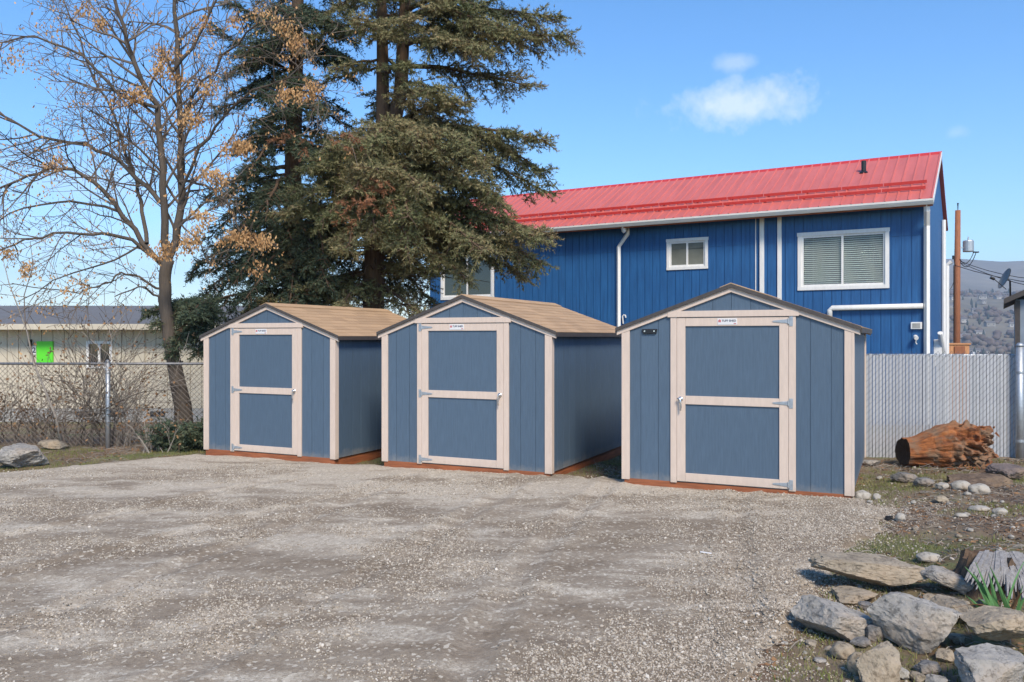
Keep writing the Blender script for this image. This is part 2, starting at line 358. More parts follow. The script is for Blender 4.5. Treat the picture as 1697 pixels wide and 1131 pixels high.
def gravel_h(x, y):
    s = sdist(x, y) + .22 * nz(x * 1.9, y * 1.9, 9) + .10 * nz(x * 6, y * 6, 4)
    top = ground0(x, y) + .055 + .012 * nz(x * .9, y * 2.2, 7) + .007 * nz(x * 3.5, y * 5, 2) + .0045 * nz(x * 14, y * 14, 1) + .0035 * nz(x * 30, y * 30, 1)
    for (x0, b_, c_) in ((-3.4, .42, -.012), (-1.8, .40, -.012), (-.3, .16, .018), (1.25, .16, .018), (-5.2, .75, -.02), (-6.7, .75, -.02)):
        if y < 10.5:
            d = x - (x0 + b_ * (y - 4) + c_ * (y - 4) ** 2) + .05 * nz(y * 1.5, x0); top += .016 * math.exp(-((abs(d) - .17) / .06) ** 2) - .014 * math.exp(-(d / .11) ** 2) * (1 + .5 * math.sin(y * 60)) * sstep(10.5, 8.5, y)
    k = sstep(-.16, .12, s)
    return (ground(x, y) - .06) * (1 - k) + top * k, s
def hit(px, py, fn=ground, dz=0.0):                # where a pixel's ray meets the ground
    Y = 10.0
    for _ in range(60):
        X = (px - CX) / F * Y; z = fn(X, Y) + dz
        Y2 = (EYE - z) * F / (py - CY); Y = Y + .5 * (Y2 - Y)
    X = (px - CX) / F * Y
    return Vector((X, Y, fn(X, Y)))
def axis(fine0, fine1, step, lo, hi, grow=1.25):
    a = list(np.arange(fine0, fine1 + 1e-6, step)); s = step; v = fine1
    while v < hi: s *= grow; v += s; a.append(v)
    s = step; v = fine0; pre = []
    while v > lo: s *= grow; v -= s; pre.append(v)
    return pre[::-1] + a
def sheet(name, xs, ys, fn, mat):
    V = [(x, y, fn(x, y)) for y in ys for x in xs]; n = len(xs)
    Fc = [(j * n + i, j * n + i + 1, (j + 1) * n + i + 1, (j + 1) * n + i) for j in range(len(ys) - 1) for i in range(n - 1)]
    return link(name, np_mesh(name, V, Fc, mat, True))
xs = axis(-9.5, 8.5, .085, -4200, 5200, 1.10); ys = axis(3.0, 15.0, .085, -60, 5200, 1.075)
tag(sheet('ground', xs, ys, ground, M['dirt']), kind='structure')
GH = []
def gravel_store(x, y):
    h, s_ = gravel_h(x, y); GH.append((x, y, h, s_)); return h
gx = [v for v in axis(-7.5, 4.3, .05, -30, 4.4, 1.2) if v > -31]; gy = [v for v in axis(3.2, 13.0, .05, -7, 13.1, 1.2) if v > -8]
tag(sheet('gravel_driveway', gx, gy, gravel_store, M['gravel']), kind='structure')

# ------------------------------------------------------------------ siding boards
def boards(parent, name, mat, u0, u1, pitch, z0, top, fn, d0, d1, holes=(), gap=.010, start=0.0, brk=None):
    """vertical boards between grooves; fn(u,d,z)->local xyz; top(u) upper edge; holes (u0,u1,z0,z1) are left open"""
    edges = [u0]; v = u0 + start if start else u0 + pitch
    while v < u1 - .02: edges.append(v); v += pitch
    edges.append(u1)
    for a, b in zip(edges, edges[1:]):
        a2, b2 = a + gap / 2, b - gap / 2
        cuts = sorted({a2, b2} | {h for H in holes for h in H[:2] if a2 + .004 < h < b2 - .004} | ({brk} if brk is not None and a2 < brk < b2 and False else set()))
        for c, e in zip(cuts, cuts[1:]):
            mid = (c + e) / 2; segs = [(z0, None)]
            for H in sorted(holes, key=lambda h: h[2]):
                if H[0] <= mid <= H[1]:
                    lo, _ = segs.pop(); 
                    if H[2] - lo > .01: segs.append((lo, H[2]))
                    segs.append((H[3], None))
            for lo, hi in segs:
                if hi is None:
                    if min(top(c), top(e)) - lo < -.02 and max(top(c), top(e)) - lo < .02: continue
                    poly = [(c, lo), (e, lo), (e, max(lo + .001, top(e)))]
                    if brk is not None and c < brk < e: poly.append((brk, top(brk)))
                    poly.append((c, max(lo + .001, top(c))))
                else: poly = [(c, lo), (e, lo), (e, hi), (c, hi)]
                MB().prism(poly, fn, d0, d1).build(name, mat, parent)

def text_mesh(txt, size, mat, name):
    cu = bpy.data.curves.new(name, 'FONT'); cu.body = txt; cu.size = size; cu.extrude = .0006; cu.align_x = 'CENTER'; cu.align_y = 'CENTER'; cu.offset = size * .02
    o = bpy.data.objects.new(name, cu); COL.objects.link(o)
    me = bpy.data.meshes.new_from_object(o.evaluated_get(bpy.context.evaluated_depsgraph_get()))
    bpy.data.objects.remove(o); me.materials.clear(); me.materials.append(mat); return me

# ------------------------------------------------------------------ the three sheds
W2, SL, PITCH, HP = 1.22, 3.05, .36, 2.192
TEXT_ME = [None]
TAB = {}
def shed(loc, yaw, door_x, hinge, label, extra=False):
    r = empty('garden_shed', loc, yaw); tag(r, label, 'shed', 'blue garden sheds in a row')
    fr = lambda u, d, z: (u, d, z)
    roof_z = lambda x: HP - PITCH * abs(x)
    under = lambda x: roof_z(x) - .052
    dl, dr = door_x - .595, door_x + .595
    # core and floor frame
    c = .007
    MB().prism([(-W2 + c, .0), (W2 - c, .0), (W2 - c, under(W2) - .01), (0, under(0) - .01), (-W2 + c, under(W2) - .01)], fr, c, SL - c).build('wall_core', M['shed_blue'], r)
    for x in (-W2 + .02, W2 - .06): MB().box(x, x + .04, .03, SL - .03, -.15, -.001).build('floor_joist', M['treated'], r, bevel=.004)
    MB().box(-W2 + .01, W2 - .01, -.004, .036, -.15, -.001).build('floor_joist', M['treated'], r, bevel=.004)
    MB().box(-W2 + .01, W2 - .01, SL - .036, SL - .004, -.15, -.001).build('floor_joist', M['treated'], r, bevel=.004)
    for y in (.6, 1.5, 2.5):
        for x in (-W2 + .03, W2 - .23): MB().box(x, x + .2, y, y + .2, -.32, -.152).build('support_block', M['concrete'], r, bevel=.01)
    # siding
    boards(r, 'siding_board', M['shed_blue'], -W2 + .003, W2 - .003, .203, 0, under, fr, 0, .016, [(dl - .03, dr + .03, -1, 1.86)], brk=0.0, gap=.0045)
    boards(r, 'siding_board', M['shed_blue'], -W2 + .003, W2 - .003, .203, 0, under, lambda u, d, z: (u, SL - d, z), .016, 0, brk=0.0, gap=.0045)
    ev = lambda u: under(W2) - .004
    for sx in (1, -1):
        boards(r, 'siding_board', M['shed_blue'], .003, SL - .003, .203, 0, ev, lambda u, d, z, sx=sx: (sx * (W2 - d), u, z), 0, .016, gap=.006)
    # corner boards, casings, header, rake boards
    T = M['shed_trim']; te = under(W2 - .08)
    for sx in (-1, 1):
        a, b = sorted((sx * (W2 - .076), sx * (W2 + .003)))
        MB().prism([(a, -.012), (b, -.012), (b, under(b) - .002), (a, under(a) - .002)], fr, -.018, .006).build('corner_board', T, r, bevel=.002)
        a, b = sorted((sx * (W2 - .006), sx * (W2 + .018)))
        MB().box(a, b, -.021, .062, -.012, ev(0) - .004).build('corner_board', T, r, bevel=.002)
        MB().box(a, b, SL - .07, SL + .004, -.010, ev(0) - .004).build('corner_board', T, r, bevel=.002)
        x0, x1 = (dl - .073, dl - .003) if sx < 0 else (dr + .003, dr + .073)
        MB().box(x0, x1, -.020, .012, -.008, 1.838).build('door_casing', T, r, bevel=.002)
        MB().prism([(0, HP - .036), (sx * (W2 + .075), roof_z(W2 + .075) - .036), (sx * (W2 + .075), roof_z(W2 + .075) - .085), (0, HP - .085)][::sx], fr, -.024, .004).build('rake_board', T, r, bevel=.002)
        MB().prism([(0, HP - .036), (sx * (W2 + .075), roof_z(W2 + .075) - .036), (sx * (W2 + .075), roof_z(W2 + .075) - .085), (0, HP - .085)][::sx], fr, SL - .004, SL + .024).build('rake_board', T, r, bevel=.002)
    MB().box(dl - .105, dr + .105, -.030, .010, 1.840, 1.908).build('door_header', T, r, bevel=.002)
    # door
    D = empty('door', (0, 0, 0)); D.parent = r
    MB().box(dl, dr, -.002, .012, .012, 1.832).build('door_panel', M['shed_blue'], D)
    rail = .093
    for z0, z1 in ((.012, .105), (.872, .965), (1.739, 1.832)): MB().box(dl + rail + .0015, dr - rail - .0015, -.019, .0, z0, z1).build('door_rail', T, D, bevel=.002)
    for x in (dl, dr - rail): MB().box(x, x + rail, -.0195, .0, .012, 1.832).build('door_stile', T, D, bevel=.002)
    for zc in (.0585, .9185, 1.7855):
        hx = dl if hinge < 0 else dr; s = -hinge
        hm = MB()
        hm.prism([(hx + s * .004, zc - .022), (hx + s * .15, zc - .009), (hx + s * .165, zc), (hx + s * .15, zc + .009), (hx + s * .004, zc + .022)], fr, -.025, -.018)
        a, b = sorted((hx - s * .046, hx - s * .008)); hm.box(a, b, -.0245, -.018, zc - .052, zc + .052)
        hm.tube([(hx, -.025, zc - .03), (hx, -.025, zc + .03)], .008, 8)
        hm.build('hinge', M['galv'], D, bevel=.0015)
    hx = dr - .045 if hinge < 0 else dl + .045
    hm = MB(); hm.tube([(hx, -.018, .93), (hx, -.032, .93)], .026, 16); hm.tube([(hx, -.03, .93), (hx, -.06, .93)], .011, 10)
    hm.tube([(hx + hinge * -.028, -.06, .935), (hx, -.062, .935), (hx + hinge * .006, -.062, .90), (hx + hinge * .008, -.06, .84), (hx + hinge * .004, -.057, .80)], [.010, .013, .011, .010, .007], 10)
    hm.build('handle', M['steel_bright'], D, smooth=True)
    sx = door_x + (-.04 if hinge > 0 else -.07)
    S = MB().box(sx - .105, sx + .105, -.0235, -.0185, 1.752, 1.822).build('maker_plate', M['sign_white'], r, bevel=.001)
    if TEXT_ME[0] is None: TEXT_ME[0] = text_mesh('TUFF SHED', .031, M['sign_navy'], 'lettering')
    link('lettering', TEXT_ME[0], S, (sx + .017, -.0242, 1.795), (math.pi / 2, 0, 0))
    lg = MB(); lg.prism([(sx - .097, 1.780), (sx - .067, 1.780), (sx - .067, 1.802), (sx - .082, 1.813), (sx - .097, 1.802)], fr, -.0245, -.0236)
    lg.build('emblem', M['sign_red'], S); MB().box(sx + .068, sx + .095, -.0245, -.0236, 1.760, 1.770).build('printed_mark', M['sign_red'], S)
    # roof: deck, drip edge, shingle tabs
    X1 = W2 + .085; th = math.atan(PITCH); slope = X1 / math.cos(th)
    for sx in (-1, 1):
        f2 = lambda u, d, z, sx=sx: (sx * u, d, z)
        MB().prism([(0, HP - .036), (X1, roof_z(X1) - .036), (X1, roof_z(X1) - .012), (0, HP - .012)], f2, -.03, SL + .03).build('roof_deck', M['dark_edge'], r)
        MB().prism([(X1 - .012, roof_z(X1) - .06), (X1 + .006, roof_z(X1) - .06), (X1 + .006, roof_z(X1) - .006), (X1 - .012, roof_z(X1) - .003)], f2, -.032, SL + .032).build('drip_edge', M['dark_edge'], r)
        MB().prism([(0, HP - .036), (X1, roof_z(X1) - .036), (X1, roof_z(X1) + .003), (0, HP + .007)], f2, -.046, -.0395).build('rake_edge', M['dark_edge'], r)
        rows = 10; ex = slope / rows; RL = SL + .076; tw = RL / 10
        for key, wd in (('f', tw), ('h', tw / 2)):
            if key not in TAB: TAB[key] = MB().box(-wd / 2 + .002, wd / 2 - .002, -ex - .035, 0, 0, .007).mesh('shingle', M['shingle'])
        for i in range(rows):
            cuts = [(k + .5, 'f') for k in range(10)] if i % 2 == 0 else [(.25, 'h')] + [(k + 1, 'f') for k in range(9)] + [(9.75, 'h')]
            for pos, key in cuts:
                dd = (slope - i * ex) + .008; px_ = sx * dd * math.cos(th); pz = HP - .010 - dd * math.sin(th) + .001
                o = link('shingle', TAB[key], r)
                lift = .03 + rnd.uniform(-.004, .006)
                # local +y of the tab runs down the slope
                ydir = Vector((sx * math.cos(th - lift), 0, -math.sin(th - lift))); zdir = Vector((sx * math.sin(th - lift), 0, math.cos(th - lift))); xdir = ydir.cross(zdir)
                mt = Matrix((xdir, ydir, zdir)).transposed().to_4x4(); mt.translation = Vector((px_, -.038 + pos * tw, pz + .004)); o.matrix_local = mt
    for k in range(10):
        MB().prism([(-.12, roof_z(.12) + .006), (0, HP + .008), (.12, roof_z(.12) + .006), (.12, roof_z(.12) + .013), (0, HP + .017), (-.12, roof_z(.12) + .013)], fr, -.039 + k * .3126, -.041 + (k + 1) * .3126).build('ridge_shingle', M['shingle'], r)
    if extra:
        v = MB().prism([(-.99, 1.655), (-.835, 1.655), (-.82, 1.71), (-1.0, 1.71)], fr, -.022, .002).build('black_plate', M['black_plastic'], r, bevel=.006)
        for x in (-.965, -.855): MB().tube([(x, -.020, 1.685), (x, -.026, 1.685)], .009, 10).build('screw', M['steel_bright'], v)
    return r
YAW = math.radians(-25.3)
shed((-3.584, 12.106, EYE - 1.701), YAW, -.031, -1, 'leftmost blue shed with tan trim, nearest the bare tree and wire fence')
shed((-.627, 10.604, EYE - 1.655), YAW, -.013, -1, 'blue shed with tan trim standing in the middle of the row of three')
shed((2.388, 8.991, EYE - 1.616), YAW, 0.0, 1, 'blue shed with a black plate on its front and door hinged on the right', True)

# ------------------------------------------------------------------ blue house behind
BYAW = math.radians(-30.6); BX = Vector((math.cos(BYAW), math.sin(BYAW), 0)); BY = Vector((-math.sin(BYAW), math.cos(BYAW), 0))
BO = Vector((8.90, 17.6, -1.2))
def wuv(px, py):                        # pixel -> (u, z) on the blue wall, local to BO
    d = Vector(((px - CX) / F, 1, -(py - CY) / F)); o = Vector((0, 0, EYE))
    t = (BO - o).dot(BY) / d.dot(BY); p = o + d * t - BO
    return p.dot(BX), p.z
def blue_house():
    H = empty('blue_house', BO, BYAW); tag(H, 'long blue two storey house with red metal roof behind the sheds', 'house')
    L0 = -13.15; EZ = 4.62 - BO.z; D = 5.0; RZ = 6.13 - BO.z; top = lambda u: EZ + .0
    fr = lambda u, d, z: (u, d, z)
    rise = (RZ - EZ) / (D / 2 + .4)
    gable = lambda y: EZ + .02 + rise * (.4 + min(y, D - y)) - .09
    MB().prism([(.16, 0), (D - .02, 0), (D - .02, gable(D) - .05), (D / 2, gable(D / 2) - .05), (.16, gable(.16) - .05)], lambda u, d, z: (d, u, z), L0 + .02, -.02).build('wall_core', M['blue_wall'], H)
    win = [(1322, 386, 1474, 478.5), (1105, 396.5, 1173.5, 446.5), (731, 422, 819, 496)]
    holes = []; specs = []
    for a, b, c, d in win:
        u0, z1a = wuv(a, b); u1, z0b = wuv(c, d); _, z1b = wuv(c, b - (8 if c > 1400 else 3)); z1 = (z1a + z1b) / 2
        z0 = wuv(a, d + (3 if c > 1400 else 1))[1]; z0 = (z0 + z0b) / 2
        specs.append((u0, u1, z0, z1)); holes.append((u0 + .05, u1 - .05, z0 + .05, z1 - .05))
    zs = wuv(1027, 418)[1]
    boards(H, 'siding_board', M['blue_wall'], L0, 0, .2032, 0, lambda u: zs - .004, fr, 0, .022, [h if h[2] < zs else (0, 0, 0, 0) for h in [(a, b, c, min(d, zs - .004)) for a, b, c, d in holes]], gap=.012)
    boards(H, 'siding_board', M['blue_wall'], L0, 0, .2032, zs + .004, top, fr, 0, .022, [(a, b, max(c, zs + .004), d) for a, b, c, d in holes], gap=.012)
    boards(H, 'sheathing', M['blue_wall'], L0 + .02, -.02, 100, 0, lambda u: EZ - .04, fr, .014, .03, holes, gap=0)
    for side in (0, 1):
        boards(H, 'gable_board', M['blue_wall'], .005, D - .005, .2032, 0, gable, (lambda u, d, z: (-d, u, z)) if side == 0 else (lambda u, d, z: (L0 + d, u, z)), 0, .022, gap=.012, brk=D / 2)
    WT = M['white_trim']
    for i, (u0, u1, z0, z1) in enumerate(specs):
        wi = empty('window'); wi.parent = H; t = .085 if i != 1 else .075
        MB().box(u0 - .012, u1 + .012, -.028, .01, z1 - t, z1).build('casing', WT, wi, bevel=.003); MB().box(u0, u1, -.030, .01, z0, z0 + t).build('casing', WT, wi, bevel=.003)
        MB().box(u0 + .002, u0 + t, -.026, .01, z0 + t + .001, z1 - t - .001).build('casing', WT, wi, bevel=.003); MB().box(u1 - t, u1 - .002, -.026, .01, z0 + t + .001, z1 - t - .001).build('casing', WT, wi, bevel=.003)
        a, b, c, d = u0 + t, u1 - t, z0 + t, z1 - t; m = (a + b) / 2; s = .045
        MB().box(a, b, .1, .12, c, d).build('room_back', M['room'], wi)
        fm = MB()
        for x0, x1, y0 in ((a, m + s / 2, -.004), (m - s / 2, b, .012)):
            fm.box(x0, x1, y0, y0 + .03, c, c + s); fm.box(x0, x1, y0, y0 + .03, d - s, d); fm.box(x0, x0 + s, y0 + .001, y0 + .031, c + s, d - s); fm.box(x1 - s, x1, y0 + .001, y0 + .031, c + s, d - s)
        fm.build('sash', WT, wi)
        for x0, x1, y0 in ((a + s, m - s / 2, .008), (m + s / 2, b - s, .024)):
            MB().box(x0, x1, y0, y0 + .004, c + s, d - s).build('pane', M['pane'] if i == 0 else M['glass'] if i == 2 else M['pale_glass'], wi)
        if i == 0:
            n = 25; me = MB().add([(a + .01, .045, -.012), (b - .01, .045, -.012), (b - .01, .07, .016), (a + .01, .07, .016), (a + .01, .045, -.0095), (b - .01, .045, -.0095), (b - .01, .07, .0185), (a + .01, .07, .0185)],
                                  [(0, 3, 2, 1), (4, 5, 6, 7), (0, 1, 5, 4), (1, 2, 6, 5), (2, 3, 7, 6), (3, 0, 4, 7)]).mesh('blind_slat', M['blind'])
            for k in range(n): link('blind_slat', me, wi, (0, 0, c + .03 + (d - c - .06) * k / (n - 1)), (rnd.uniform(-.05, .05) * 0, 0, 0))
            for q in (.14, .5, .86): MB().tube([(a + (b - a) * q, .043, c + .02), (a + (b - a) * q, .043, d - .02)], .003, 4).build('blind_cord', M['blind'], wi)
    # white boards, pipes and downspouts on the wall
    def vboard(px_, wd, py0, py1, name='trim_board', mat=WT, pr=.045):
        u, z1 = wuv(px_, py0); _, z0 = wuv(px_, py1); MB().box(u - wd / 2, u + wd / 2, -pr, .004, max(z0, .02), min(z1, EZ - .02)).build(name, mat, H, bevel=.006)
    vboard(1263, .10, 350, 900, 'downspout'); vboard(1292, .095, 350, 900, 'trim_board', pr=.03); vboard(1252.5, .02, 352, 900, 'cable_conduit', pr=.02)
    u, z = wuv(1042, 388); u2, z2 = wuv(1027, 410)
    dm = MB(); dm.tube([(u, -.38, EZ - .08), (u, -.33, EZ - .2), (u, -.10, z + .12), (u, -.07, z), (u2, -.07, z2), (u2, -.07, .3)], .055, 4); dm.build('downspout', WT, H)
    dm = MB(); dm.tube([(-.03, -.36, EZ - .08), (-.03, -.33, EZ - .22), (-.05, -.07, EZ - .5), (-.05, -.07, .2)], .06, 4); dm.build('downspout', WT, H)
    u, z = wuv(1376, 511); dm = MB(); dm.tube([(u, -.07, z - .25), (u, -.07, z - .05), (u + .05, -.07, z), (-.12, -.07, z + .01)], .058, 8); dm.build('drain_pipe', WT, H, smooth=True)
    u, z = wuv(1519, 540); b = MB().box(u - .11, u + .11, -.06, .01, z - .075, z + .075).build('wall_vent', WT, H, bevel=.008)
    MB().box(u - .075, u + .075, -.066, -.055, z - .05, z + .05).build('vent_grille', M['concrete'], b)
    u, z = wuv(1519, 560); cm = MB(); cm.tube([(u, .0, z), (u, -.08, z)], .04, 10); cm.tube([(u - .02, -.08, z + .02), (u + .01, -.16, z - .01)], .045, 10); cm.tube([(u, -.06, z - .02), (u - .015, -.06, z - .1), (u + .01, -.05, z - .14)], .012, 6); cm.build('outdoor_lamp', WT, H)
    u, z = wuv(1035, 527); cm = MB(); cm.tube([(u - .03, -.02, z - .15), (u - .03, -.06, z + .04), (u, -.06, z + .07), (u + .05, -.06, z + .06), (u + .06, -.06, z)], .018, 6); cm.build('wall_bracket', WT, H)
    # gable end: mast, meter and pipes on the right wall
    g = MB()
    g.tube([(.06, 3.9, .5), (.06, 3.9, EZ + .1)], .05, 8); g.tube([(.09, 4.6, 0), (.09, 4.6, EZ - 1.0), (.2, 4.6, EZ - .9)], .06, 8); g.build('service_mast', WT, H)
    g = MB(); g.box(.0, .16, 1.2, 1.6, 2.3, 2.9); g.tube([(.1, 1.4, 2.3), (.1, 1.4, 0)], .04, 8); g.tube([(.14, 1.0, 3.05), (.18, 1.3, 2.7), (.14, 1.6, 2.35)], .06, 8); g.build('meter_box', WT, H, bevel=.01)
    # eaves
    e0, e1 = L0 - .25, .085
    MB().box(e0, e1, -.40, -.385, EZ - .13, EZ + .005).build('fascia', M['treated'], H); MB().box(e0, e1, -.384, -.002, EZ - .032, EZ - .012).build('soffit', M['dark_edge'], H)
    prof = [(-.405, EZ - .10), (-.47, EZ - .10), (-.50, EZ - .05), (-.50, EZ - .03), (-.515, EZ - .03), (-.515, EZ + .012), (-.50, EZ + .012), (-.49, EZ - .01), (-.485, EZ - .05), (-.465, EZ - .085), (-.405, EZ - .085)]
    MB().prism(prof, lambda u, d, z: (d, u, z), e0, e1 + .02).build('gutter', M['gutter'], H)
    # roof panels
    ro = empty('roof'); ro.parent = H
    th = math.atan(rise); RL = (D / 2 + .42) / math.cos(th)
    for sgn, nm in ((1, 'front'), (-1, 'back')):
        f = (lambda u, d, z: (u, d, z)) if sgn == 1 else (lambda u, d, z: (u, D - d, z))
        y0, y1 = -.43, D / 2; z0, z1 = EZ + .02, EZ + .02 + rise * (y1 - y0)
        pm = 4; wd = (e1 - e0) / 15
        for k in range(15):
            a = e0 + k * wd + .002; b = a + wd - .004
            MB().add([f(a, y0, z0), f(b, y0, z0), f(b, y1, z1), f(a, y1, z1), f(a, y0, z0 - .03), f(b, y0, z0 - .03), f(b, y1, z1 - .03), f(a, y1, z1 - .03)], [(0, 1, 2, 3), (7, 6, 5, 4), (0, 4, 5, 1), (1, 5, 6, 2), (2, 6, 7, 3), (3, 7, 4, 0)]).build('roof_panel', M['red_roof'], ro)
        nr = 60 if sgn == 1 else 30; pr = [(-.022, 0), (.022, 0), (.010, .024), (-.010, .024)]
        vs = []
        for y, z in ((y0 - .005, z0), (y1 - .02, z1 - .02 * rise)):
            for du, dz in pr: vs.append(f(du, y - dz * math.sin(th), z + dz * math.cos(th) - .001))
        me = MB().add(vs, [(0, 1, 2, 3), (7, 6, 5, 4), (0, 4, 5, 1), (1, 5, 6, 2), (2, 6, 7, 3), (3, 7, 4, 0)]).mesh('roof_rib', M['red_roof'])
        for k in range(nr + 1): link('roof_rib', me, ro, (e0 + .02 + (e1 - e0 - .04) * k / nr, 0, 0))
        if sgn == 1:
            for q, hh in ((.50, .062), (.86, .062)):
                y = y0 + q; z = z0 + rise * q
                for k in range(15):
                    a = e0 + .15 + k * (e1 - e0 - .3) / 15; b = a + (e1 - e0 - .3) / 15 - .02
                    MB().add([(a, y, z + .035), (b, y, z + .035), (b, y - .01, z + .035 + hh), (a, y - .01, z + .035 + hh), (a, y + .02, z + .035), (b, y + .02, z + .035), (b, y + .01, z + .035 + hh), (a, y + .01, z + .035 + hh)], [(0, 1, 2, 3), (7, 6, 5, 4), (0, 4, 5, 1), (1, 5, 6, 2), (2, 6, 7, 3), (3, 7, 4, 0)]).build('snow_rail', M['red_rail'], ro)
                    MB().box(a + .1, a + .13, y + .02, y + .1, z - .01, z + .08).build('rail_bracket', M['red_rail'], ro)
    MB().prism([(D / 2 - .16, RZ + .02 - .16 * rise), (D / 2, RZ + .045), (D / 2 + .16, RZ + .02 - .16 * rise), (D / 2 + .16, RZ + .03 - .16 * rise), (D / 2, RZ + .06), (D / 2 - .16, RZ + .03 - .16 * rise)], lambda u, d, z: (d, u, z), e0 - .01, e1 + .01).build('ridge_cap', M['red_rail'], ro)
    for a in (e0 - .012, e1 + .002):
        MB().prism([(-.43, EZ - .1), (-.43, EZ + .035), (D / 2, RZ + .05), (D / 2, RZ - .08)], lambda u, d, z: (d, u, z), a, a + .012).build('rake_trim', WT, ro)
    y = .9 + .7; z = EZ + .02 + rise * (y + .43); u = wuv(1375, 290)[0] + .5
    v = MB(); v.tube([(u, y, z - .05), (u, y, z + .27)], .055, 12); v.tube([(u, y, z - .03), (u, y, z + .03)], [.12, .06], 12); v.build('vent_pipe', M['black_plastic'], ro)
blue_house()

# ------------------------------------------------------------------ beige house on the left
def beige_house():
    Y = 22.0; x0, x1 = (-140 - CX) / F * Y, (440 - CX) / F * Y; zb = -.42; zt = EYE - (541 - CY) / F * Y
    H = empty('beige_house', (x0, Y, zb)); tag(H, 'low beige house with grey roof and green board behind the wire fence', 'house')
    L = x1 - x0; h = zt - zb; D = 7.0; rh = .62
    fr = lambda u, d, z: (u, d, z)
    U = lambda px: (px - CX) / F * Y - x0; Z = lambda py: EYE - (py - CY) / F * Y - zb
    MB().box(.03, L - .03, .03, D, .05, h).build('wall_core', M['beige'], H)
    hole = (U(148), U(182), Z(606), Z(570))
    boards(H, 'siding_board', M['beige'], 0, L, .305, .28, lambda u: h, fr, 0, .035, [hole], gap=.016)
    MB().box(-.01, L + .01, -.02, .5, -.3, .275).build('foundation', M['concrete'], H)
    for px_ in (139, 195, 262): MB().box(U(px_) - .2, U(px_) + .2, -.03, .0, .06, .2).build('crawl_vent', M['black_plastic'], H)
    for side in (0, 1):
        f = (lambda u, d, z: (d, u, z)) if side == 0 else (lambda u, d, z: (d, D - u, z))
        MB().prism([(-.5, h - .02), (D / 2, h + rh), (D / 2, h + rh + .06), (-.5, h + .06)], f, -.4, L + .4).build('roof_slope', M['grey_shingle'], H)
    MB().box(-.4, L + .4, -.56, -.50, h - .10, h + .05).build('gutter', M['beige'], H, bevel=.01)
    MB().box(-.35, L + .35, -.5, .0, h - .045, h - .022).build('soffit', M['white_trim'], H)
    MB().box(U(62), U(89), -.05, .01, Z(602), Z(566)).build('green_board', M['green_board'], H, bevel=.006)
    MB().box(U(54), U(60), -.02, .01, Z(588), Z(574)).build('number_plate', M['sign_white'], H)
    o = link('house_number', text_mesh('2', .2, M['sign_navy'], 'house_number'), H, ((U(54) + U(60)) / 2, -.023, (Z(588) + Z(574)) / 2), (math.pi / 2, 0, 0))
    lm = MB(); lm.box(U(49.5), U(53.5), -.1, .01, Z(571), Z(563)); lm.tube([(U(51.5), -.07, Z(571)), (U(51.5), -.07, Z(574))], .05, 8); lm.build('wall_lamp', M['black_plastic'], H)
    wi = empty('window'); wi.parent = H; a, b, c, d = hole; t = .07
    for q in ((a - t, b + t, d, d + t), (a - t, b + t, c - t, c), (a - t, a, c, d), (b, b + t, c, d), ((a + b) / 2 - .03, (a + b) / 2 + .03, c, d)): MB().box(q[0], q[1], -.03 - .001 * rnd.random(), .02, q[2], q[3]).build('casing', M['white_trim'], wi)
    MB().box(a, b, .012, .02, c, d).build('pane', M['glass'], wi)
    px0 = U(233)
    MB().box(px0, px0 + .12, -.035, .0, .28, h - .05).build('trim_board', M['beige'], H)
beige_house()

# ------------------------------------------------------------------ slatted fence on the right
def slat_fence():
    A = Vector((4.15, 11.78, 0)); B = Vector((9.4, 11.34, 0)); d = (B - A); L = d.length; yaw = math.atan2(d.y, d.x)
    zb, zt = -.06, 1.525
    Fe = empty('slatted_fence', (A.x, A.y, 0), yaw); tag(Fe, 'chain link fence with pale grey privacy slats behind the log', 'fence')
    n = int(L / .0455); me = MB().box(-.0185, .0185, -.004, .004, zb + .06, zt - .02).mesh('slat', M['slat'])
    for k in range(n): link('slat', me, Fe, ((k + .5) * .0455, rnd.uniform(-.002, .002), rnd.uniform(-.012, .012)), (0, 0, rnd.uniform(-.12, .12)))
    wm = MB(); pitch = .091; h = zt - zb
    nn = int(L / pitch) + int(h / pitch) + 2
    for k in range(nn):
        for sg in (1, -1):
            u0 = k * pitch - (h if sg == 1 else 0); u1 = u0 + h
            a, b = max(0, u0), min(L, u1)
            if b - a < .02: continue
            za, zb2 = (zb + (a - u0), zb + (b - u0)) if sg == 1 else (zt - (a - u0), zt - (b - u0))
            y = -.009 if sg == 1 else .009
            wm.tube([(a, y, za), (b, y, zb2)], .0026, 3, False)
    for k in range(int(L / pitch)):
        u = k * pitch; wm.tube([(u, 0, zt - .02), (u + pitch * .35, -.004, zt + .03), (u + pitch * .65, .004, zt - .02)], .0026, 3, False)
    wm.build('wire_mesh', M['wire'], Fe)['kind'] = 'stuff'
    MB().tube([(0, .03, zt - .03), (L, .03, zt - .03)], .021, 10).build('top_rail', M['galv'], Fe, smooth=True)
    MB().tube([(0, -.012, zb + .07), (L, -.012, zb + .07)], .006, 6).build('tension_wire', M['galv'], Fe)
    for u in (.05, 2.35, 4.2):
        MB().tube([(u, .06, -.3), (u, .06, zt + .02)], .03, 12).build('line_post', M['galv'], Fe, smooth=True)
slat_fence()
p = empty('gate_post', (at(1690, 700, 11.42).x, 11.42, -.1)); tag(p, 'thick galvanised gate post at the right edge beside the slatted fence', 'post')
MB().tube([(0, 0, 0), (0, 0, 1.72)], .05, 16).build('post_tube', M['galv'], p, smooth=True)
cp = MB(); cp.tube([(0, 0, 1.72), (0, 0, 1.75), (0, 0, 1.775)], [.054, .05, .02], 16); cp.build('post_cap', M['galv'], p, smooth=True)
for z in (.4, 1.35): MB().tube([(0, 0, z), (0, 0, z + .03)], .056, 16).build('hinge_band', M['galv'], p)

